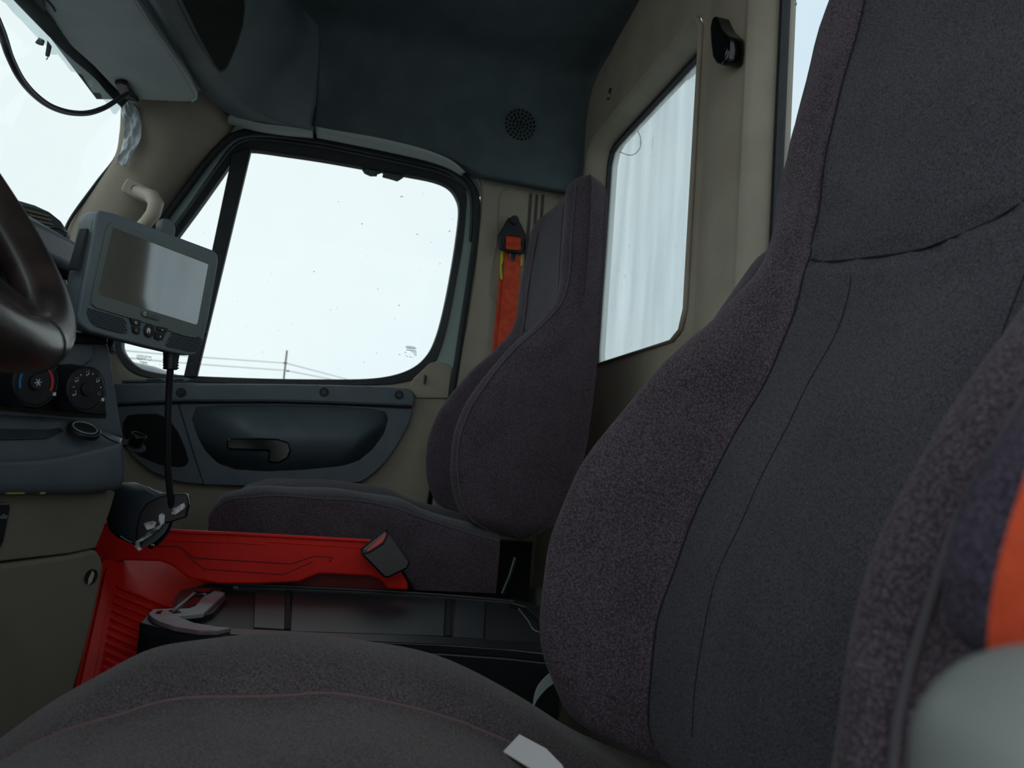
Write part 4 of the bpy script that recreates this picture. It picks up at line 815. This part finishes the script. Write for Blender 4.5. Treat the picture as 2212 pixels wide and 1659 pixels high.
# worn smudges on the glass
logo = slab('badge', TP.hits([(308, 672), (342, 683), (346, 688), (344, 693), (338, 692), (310, 684), (306, 678)], .0026), -TP.n*.002, mat('badge_grey', '4a5652', .4), tb, bevel=.0004)
for a in range(5): 
    c = TP.hit(313, 677.5, .0027); d = TP.u*cos(a*2*pi/5)+TP.v*sin(a*2*pi/5); tube('badge_mark', [c+d*.0012, c+(TP.u*cos(a*2*pi/5+.9)+TP.v*sin(a*2*pi/5+.9))*.0028], .0004, white, logo, sides=5)
tube('badge_line', TP.hits([(320, 680.5), (342, 688)], .0027), .0007, grey, logo, sides=5)
def grille(name, x0, x1, yf, nrow, rowstep, skew, poly):
    slab(name+'_plate', TP.hits(poly, .0006), -TP.n*.002, mat(name+'_m', '465258', .5), tb, bevel=.0004)
    gs = []
    import itertools
    def inside(x, y):
        c = False; j = len(poly)-1
        for i in range(len(poly)):
            (xi, yi), (xj, yj) = poly[i], poly[j]
            if (yi > y) != (yj > y) and x < (xj-xi)*(y-yi)/(yj-yi)+xi: c = not c
            j = i
        return c
    for r in range(nrow):
        x = x0-8+(r % 2)*3.6
        while x < x1+6:
            y = yf(x)+r*rowstep; xx = x+r*skew
            q = [(xx, y), (xx+5.0, y+1.35), (xx+4.8, y+3.0), (xx-.2, y+1.6)]
            if all(inside(a, b) for a, b in q):
                pts = TP.hits(q, .0009); gs.append((pts+[p-TP.n*.001 for p in pts], [(0, 1, 2, 3), (4, 7, 6, 5), (0, 4, 5, 1), (1, 5, 6, 2), (2, 6, 7, 3), (3, 7, 4, 0)]))
            x += 7.2
    V, F = join(gs); o = obj(name, V, F, net, tb); o['kind'] = 'stuff'
grille('speaker_slots', 188, 275, lambda x: 662+(x-188)*.27, 14, 4.3, -.8, [(189, 664), (200, 667), (268, 688), (274, 697), (276, 718), (272, 722), (240, 716), (206, 705), (194, 694), (188, 678)])
grille('speaker_slots', 355, 440, lambda x: 712+(x-355)*.22, 12, 4.3, -.8, [(373, 714), (380, 714), (436, 730), (440, 736), (436, 750), (426, 760), (412, 761), (362, 750), (357, 744)])
bt = [[(282, 686), (305, 692), (304, 705), (286, 701)], [(287, 704), (304, 708), (302, 722), (296, 722), (289, 718)], [(342, 704), (362, 709), (364, 712), (360, 719), (339, 713)], [(338, 716), (358, 721), (352, 734), (344, 735), (335, 731)]]
for q in bt: slab('key', TP.hits(q, .0022), -TP.n*.003, black, tb, bevel=.0005)
disc('home_key', TP.hit(321, 714, .0006), TP.n, .0082, .0018, black, tb, bevel=.0005)
hc = TP.hit(321, 714, .0026); s_ = .0034
slab('home_symbol', [hc+TP.u*a*s_+TP.v*b*s_ for a, b in ((0, 1.1), (1.1, .1), (.75, .1), (.75, -.9), (.25, -.9), (.25, -.2), (-.25, -.2), (-.25, -.9), (-.75, -.9), (-.75, .1), (-1.1, .1))], TP.n*.0002, white, tb)
if abs((TP.v)@np.array((0, 0, 1))) and TP.v[2] < 0: pass
for (x, y) in ((351, 713), (347, 727)):
    c = TP.hit(x, y, .0024); sg_ = np.sign(TP.v[2])
    slab('volume_symbol', [c+TP.u*a*.001+TP.v*b*.001 for a, b in ((-1.6, .5), (-.8, .5), (.4, 1.5), (.4, -1.5), (-.8, -.5), (-1.6, -.5))], TP.n*.0002, white, tb)
tube('bright_symbol', [TP.hit(294, 697, .0024)+(TP.u*cos(a)+TP.v*sin(a))*.0014 for a in np.linspace(0, 2*pi, 12, endpoint=False)], .0004, white, tb, closed=True, sides=4)
tube('dim_symbol', [TP.hit(295, 713, .0024)+(TP.u*a+TP.v*b)*.0013 for a, b in ((-1, -1), (-.8, .8), (.0, 1.2), (.8, .8), (1, -1))], .0004, grey, tb, closed=True, sides=4)
# left side port cover, top mount knob, side latch
sd = [(188, 493), (194, 495), (176, 580), (166, 584), (163, 582)]
slab('port_cover', TP.hits(sd, -.004), -TP.n*.010, rubber, tb, bevel=.001)
mk = TP.hit(350, 495, -.016); disc('mount_knob', mk, TP.n, .0125, .010, mat('mount_grey', '5a6668', .5), tb, bevel=.002)
V, F = box_geo(TP.hit(440, 722, -.006), TP.u*.007, TP.v*.006, -TP.n*.008); obj('side_latch', V, F, black, tb, bevel=.001)
# mount arm to the dash
tube('mount_arm', [cen-TP.n*.03, cen-TP.n*.06+np.array((0, 0, -.05)), cen-TP.n*.07+np.array((-.02, 0, -.13)), np.array((-.33, 1.0, .76))], [.02, .018, .02, .03], black, tb, n=20)
slab('dash_bracket', DP.hits([(150, 715), (235, 728), (235, 745), (150, 742)], .005), -DN*.03, black, tb, bevel=.003)
# power cable with moulded plug
pb = TP.hit(370, 762, -.012)
pc_ = root('power_cable', 'black power cable dropping straight down from the tablet', 'cable', tuple(pb))
def yb(p, y): return P(p[0], p[1], Y=y)
yT = pb[1]
tube('plug', [yb((371, 752), yT), yb((370, 768), yT), yb((369, 780), yT), yb((368, 798), yT)], [.0105, .0095, .0088, .0080], black, pc_, sides=16)
for yy in (776, 782, 788, 794): tube('strain_ring', [yb((369, yy), yT), yb((369, yy+2.4), yT)], .0092, black, pc_, sides=16)
cpts = [(368, 796), (365, 850), (362, 930), (362, 1000), (366, 1050), (370, 1090), (368, 1120), (357, 1150), (338, 1172), (326, 1180)]
tube('cord', [yb(p, yT+.0+.012*i) for i, p in enumerate(cpts)], .0042, mat('cord_black', '1c2124', .4), pc_, n=60)
# ============================================================ BROKEN POD hanging below the dash
pd = root('broken_duct', 'torn dark plastic duct with silvery foil edges beside the dash', 'duct', tuple(P(320, 1180, Y=1.08)))
near = [(244, 1048), (262, 1043), (300, 1046), (340, 1060), (352, 1070), (330, 1086), (300, 1110), (292, 1140), (298, 1165), (306, 1178), (292, 1175), (262, 1160), (240, 1140), (232, 1110), (236, 1075)]
ax0 = P(265, 1100, Y=1.06); ax1 = P(345, 1125, Y=1.01)
# tapered open cone: back ring on the dash, front ring torn open toward the seats
def ringpts(c, a, b, r1, r2, n_=36, jag=0): return [c+a*r1*cos(t)+b*r2*sin(t)+(random.uniform(-jag, jag) if jag else 0)*np.cross(a, b) for t in np.linspace(0, 2*pi, n_, endpoint=False)]
cone_b = [P(x, y, Y=1.12) for x, y in ((236, 1060), (250, 1046), (275, 1042), (300, 1046), (300, 1080), (285, 1120), (262, 1150), (240, 1150), (230, 1120), (230, 1090))]
cone_m = [P(x, y, Y=1.08) for x, y in ((242, 1075), (262, 1052), (300, 1046), (340, 1062), (352, 1090), (330, 1140), (300, 1172), (268, 1168), (242, 1150), (235, 1112))]
cone_f = [P(x, y, Y=1.05) for x, y in ((290, 1120), (302, 1090), (330, 1074), (360, 1066), (372, 1090), (362, 1140), (335, 1170), (306, 1182), (292, 1172), (286, 1150))]
loft('duct_body', [cr(r, 40, True) for r in (cone_b, cone_m, cone_f)], mat('duct_slate', '36404a', .45), pd, cap=True, smooth=True, ang=60)
fl_ = [(300, 1112), (315, 1088), (345, 1072), (370, 1067), (398, 1066), (407, 1069), (409, 1088), (404, 1105), (402, 1118), (370, 1128), (352, 1132), (330, 1148), (312, 1162), (300, 1186), (292, 1170), (294, 1140)]
slab('torn_flange', PS(fl_, Y=1.045), (0, .012, 0), black, pd, bevel=.002)
foil = mat('crumpled_foil', 'd0d4d6', .3, '4a4c4e', 90, .8, 120)
for lp3 in ([(374, 1098), (398, 1086), (401, 1096), (395, 1102), (380, 1111), (371, 1110)], [(344, 1112), (350, 1108), (356, 1113), (355, 1130), (348, 1136), (343, 1124)], [(311, 1130), (330, 1125), (338, 1128), (334, 1140), (318, 1145)], [(318, 1150), (345, 1134), (350, 1137), (335, 1152), (305, 1170), (299, 1168)], [(293, 1168), (301, 1166), (302, 1182), (306, 1187), (300, 1190), (292, 1180)]):
    slab('foil_scrap', [p+np.array((0, -.003*random.random(), 0)) for p in PS(lp3, Y=1.043)], (0, .004, 0), foil, pd)
tube('steel_rim', [P(x, y, Y=1.055) for x, y in ((260, 1158), (272, 1166), (285, 1172))], .0009, steel, pd)
tube('steel_rim', [P(x, y, Y=1.042) for x, y in ((404, 1068), (408, 1076), (410, 1090))], .0009, steel, pd)
tube('copper_wire', [P(x, y, Y=1.04) for x, y in ((326, 1178), (331, 1176), (333, 1180))], .0011, mat('copper', 'c07a40', .35, metal=.8), pd)

# ============================================================ RED TOTE (between the seats) and BLACK TRAY
tt_ = root('red_tote', 'red moulded plastic tote with ribbed end standing between the seats', 'tote', (-.12, 1.15, .1))
YT = 1.33
wall = [(225, 1128), (370, 1145), (560, 1154), (800, 1167), (835, 1190), (858, 1225), (880, 1258), (882, 1275), (838, 1273), (818, 1252), (800, 1245), (690, 1240), (645, 1258), (560, 1262), (470, 1262), (408, 1250), (370, 1222), (345, 1213), (260, 1211), (222, 1225), (150, 1260), (150, 1128)]
W3 = PS(wall, Y=YT)
slab('long_side', W3, (0, .02, 0), red, tt_, bevel=.004, seg=3)
tube('rim_edge', PS([(225, 1131), (370, 1147), (560, 1156), (800, 1169)], Y=YT-.002), .003, red, tt_, n=20)
tube('moulded_line', PS([(290, 1178), (388, 1181), (420, 1205), (630, 1218), (678, 1201), (720, 1204), (712, 1213)], Y=YT-.0005), .0010, mat('dark_red', '7c0f0d', .5), tt_)
tube('moulded_line', PS([(400, 1195), (440, 1229), (612, 1241), (675, 1213)], Y=YT-.0005), .0009, MATS['dark_red'], tt_)
slab('label_pad', PS([(493, 1160), (575, 1164), (575, 1178), (493, 1172)], Y=YT-.001), (0, -.0012, 0), red, tt_, bevel=.0008)
tube('moulded_ledge', PS([(340, 1166), (490, 1172)], Y=YT-.0005), .0013, red, tt_); tube('moulded_ledge', PS([(577, 1170), (790, 1184)], Y=YT-.0005), .0013, red, tt_)
# recessed floor/end behind the trapezoid cut-outs: sloping ribbed panel
RP = Pl(P(300, 1230, Y=YT+.02), (0, 1, .0), (.55, -.25, .80))
pan = [(150, 1180), (320, 1195), (420, 1235), (480, 1262), (900, 1262), (900, 1330), (620, 1400), (480, 1440), (300, 1560), (150, 1640), (158, 1480), (200, 1290)]
endp = [(222, 1208), (345, 1205), (420, 1240), (560, 1300), (470, 1400), (250, 1540), (130, 1640), (165, 1480), (195, 1340)]
EP = RP.hits(endp); slab('ribbed_end', EP, -RP.n*.01, red, tt_, bevel=.002)
ribs = []
for i in range(13):
    y0 = 1268+i*17.5; x0 = 250-i*3.2; x1 = x0+165+min(i, 6)*4
    a, b = RP.hit(x0, y0, .0), RP.hit(x1, y0+68+i*1.5, .0); d = b-a; s_ = np.cross(d, RP.n); s_ = s_/np.linalg.norm(s_)*.005
    V, F = box_geo(a-s_/2, d, s_, RP.n*.0045); obj('rib', V, F, red, tt_, bevel=.0015)
V = RP.hits([(228, 1228), (245, 1232), (190, 1520), (165, 1500)], .001)
slab('end_border', V, RP.n*.004, red, tt_, bevel=.0015)
slab('back_ledge', PS([(640, 1236), (860, 1236), (880, 1262), (880, 1300), (620, 1300)], Y=YT+.05), (0, .01, 0), MATS['dark_red'], tt_)
slab('tote_base', [(-.30, .98, .10), (.20, .98, .10), (.20, YT+.01, .10), (-.30, YT+.01, .10)], (0, 0, .24), red, tt_, bevel=.01)
# black tray
TR = Pl((0, 1.15, .452), (1, 0, 0), (0, 0, 1)); ZT = .452
ty = root('black_tray', 'black moulded plastic tray with grey latch frame between the seats', 'tray', (.1, 1.15, .33))
outer = [(302, 1345), (322, 1322), (330, 1316), (372, 1314), (376, 1290), (392, 1274), (430, 1265), (500, 1259), (620, 1264), (800, 1272), (1000, 1285), (1110, 1294), (1160, 1306), (1200, 1330), (1225, 1375), (1215, 1415), (1100, 1402), (960, 1392), (800, 1385), (600, 1376), (450, 1368), (380, 1362), (330, 1352)]
inner = [(392, 1332), (450, 1327), (462, 1322), (490, 1290), (475, 1272), (500, 1264), (620, 1270), (800, 1278), (1000, 1292), (1100, 1300), (1135, 1310), (1165, 1335), (1180, 1365), (1165, 1385), (1120, 1385), (1000, 1378), (900, 1372), (700, 1366), (540, 1358), (470, 1356), (430, 1350), (405, 1342)]
ot = resample(TR.hits(outer), 240); it = resample(TR.hits(inner), 240); cc = np.mean(it, 0)
def pair(outer_, inner_, c):
    oa = np.arctan2(outer_[:, 1]-c[1], outer_[:, 0]-c[0]); ia = np.arctan2(inner_[:, 1]-c[1], inner_[:, 0]-c[0]); return np.array([inner_[np.argmin(np.abs(np.angle(np.exp(1j*(ia-a)))))] for a in oa])
cc = TR.hit(560, 1318); im = pair(ot, it, cc)
rimt = mat('tray_black_rim', '20262a', .3)
ringslab('tray_rim', ot, im, (0, 0, -.012), rimt, ty, bevel=.002)
slab('skirt', [p-np.array((0, 0, .010)) for p in resample(TR.hits(outer), 80)], (0, 0, -.085), black, ty, bevel=.004)
well = [im, cc+(im-cc)*np.array((.985, .985, 1))-(0, 0, .006)]
# inner far wall and floor of the well with dividers, smoky flap
obj('tray_floor', list(cc+(im-cc)*.99-(0, 0, .009)), [tuple(range(len(im)))], mat('tray_floor_black', '161b1e', .6), ty)
for xx in (622, 970): 
    a = TR.hit(xx, 1268 if xx < 700 else 1290, -.008); b = TR.hit(xx-2, 1364 if xx < 700 else 1378, -.008); V, F = box_geo(a-(.004, 0, 0), (.008, 0, 0), b-a, (0, 0, .004)); obj('divider', V, F, net, ty, bevel=.0008)
for q in ([(552, 1268), (616, 1272), (614, 1362), (548, 1358)], [(632, 1274), (962, 1292), (958, 1376), (628, 1366)], [(985, 1296), (1048, 1298), (1044, 1382), (980, 1378)]):
    slab('lid_panel', TR.hits(q, -.0065), (0, 0, .002), mat('slate_gloss', '262e33', .5) if 'slate_gloss' not in MATS else MATS['slate_gloss'], ty, bevel=.0006)
# grey latch frame on the front end
lf = [(322, 1322), (330, 1315), (372, 1314), (378, 1318), (392, 1318), (414, 1314), (378, 1318)]
greyf = mat('brushed_grey_frame', '8b939b', .35, '7c6870', 12)
frame = [(320, 1325), (331, 1316), (372, 1314), (420, 1310), (436, 1290), (452, 1282), (462, 1276), (486, 1280), (466, 1300), (440, 1325), (384, 1331), (420, 1345), (470, 1353), (500, 1356), (470, 1362), (430, 1362), (380, 1354), (345, 1343), (328, 1334)]
slab('latch_frame', TR.hits(frame, .006), (0, 0, -.006), greyf, ty, bevel=.001)
slab('front_cap', TR.hits([(378, 1314), (384, 1286), (396, 1276), (420, 1270), (460, 1270), (440, 1282), (412, 1300), (400, 1312)], .004), (0, 0, -.03), rimt, ty, bevel=.002)
for q in ([(392, 1313), (418, 1285), (438, 1287), (430, 1300), (412, 1312)], [(340, 1320), (352, 1318), (347, 1325), (336, 1324)], [(418, 1276), (440, 1272), (456, 1277), (440, 1280)], [(364, 1318), (378, 1317), (392, 1322), (376, 1324)]):
    slab('latch_slot', TR.hits(q, .0068), (0, 0, -.002), gloss, ty)
tube('bar', TR.hits([(376, 1318), (398, 1300), (420, 1281), (444, 1284)], .009), .0022, greyf, ty)
tube('rim_highlight', TR.hits([(430, 1268), (500, 1262), (800, 1275), (1000, 1288), (1110, 1299)], .0005), .0022, rimt, ty, n=40)
tube('cord_loop', TR.hits([(1120, 1315), (1140, 1340), (1155, 1362), (1190, 1370)], .002), .0009, grey, ty, n=20)
# grey strap loop by the backrest, lever behind the tray
st = [P(1152, 1520, Y=.80), P(1160, 1498, Y=.81), P(1180, 1474, Y=.825), P(1205, 1456, Y=.84), P(1230, 1446, Y=.85)]
V, F = ribbon_geo(cr(st, 16), np.array((.005, .014, .012)), .003); obj('strap', V, F, mat('pale_grey_strap', 'a3b3b3', .6), None, smooth=True, ang=40, label='pale grey strap curling up beside the driver backrest', cat='strap')
tube('recline_lever', [P(1112, 1205, Y=1.45), P(1100, 1245, Y=1.44), P(1084, 1283, Y=1.43)], [.005, .005, .004], mat('dark_green_metal', '3a4a46', .25, metal=.5), ps)
# side skirt under the passenger seat, dark floor tunnel
slab('engine_tunnel', [(-.5, .80, 0), (.6, .80, 0), (.6, 1.36, 0), (-.5, 1.36, 0)], (0, 0, .10), black, None, kind='structure', label='dark raised floor between the seats').name = 'trim_6'
# paper slip on the driver cushion
SP = Pl(P(1150, 1620, Z=.472), (1, 0, -.25), (-.1, 0, 1))
slab('paper_slip', SP.hits([(1122, 1586), (1180, 1617), (1214, 1652), (1224, 1672), (1150, 1660), (1088, 1622)], .004), -SP.n*.0012, paper, None, label='white slip of paper lying on the driver seat cushion', cat='paper')
# ============================================================ OUTSIDE
slab('ground', [(-300, -100, -1.15), (300, -100, -1.15), (300, 600, -1.15), (-300, 600, -1.15)], (0, 0, -.2), dirtg, None, kind='structure', label='pale gravel yard outside')
yp = 150.0; ptop, pbot = P(620, 757, Y=yp), P(613, 880, Y=yp)
up = root('utility_pole', 'thin distant utility pole seen through the door window', 'pole', (ptop[0], yp, -1.15))
tube('pole', [np.array((ptop[0], yp, -1.15)), ptop], .17, wood, up)
for yy in (784, 801): a = P(612 if yy < 790 else 618, yy, Y=yp); b = P(620 if yy < 790 else 625, yy+.5, Y=yp); tube('cross_arm', [a, b], .16, wood, up)
wm = mat('wire_grey', 'b8c2c4', .7)
for k, (a, b) in enumerate((((150, 745), (612, 784)), ((150, 760), (615, 800)))): 
    tube('power_wire', [P(*a, Y=yp-60), P((a[0]+b[0])/2, (a[1]+b[1])/2+3, Y=yp-20), P(*b, Y=yp)], .075, wm, None, n=20, label=('upper thin wire left of the distant pole', 'lower thin wire left of the distant pole')[k], cat='wire', sides=5)
for k, (a, b) in enumerate((((620, 785), (760, 822)), ((622, 801), (760, 828)))):
    tube('power_wire', [P(*a, Y=yp), P(*b, Y=yp+60)], .09, wm, None, label=('upper thin wire right of the distant pole', 'lower thin wire right of the distant pole')[k], cat='wire', sides=5)
# truck's own bonnet/fender tip beyond the quarter glass
fd = [(255, 770), (285, 780), (330, 790), (375, 806), (420, 822), (430, 2300), (240, 2300)]
slab('fender', PS(fd, Y=2.5), (0, .25, 0), fend, None, bevel=.04, seg=4, label='pale grey fender edge outside the quarter window', cat='fender')
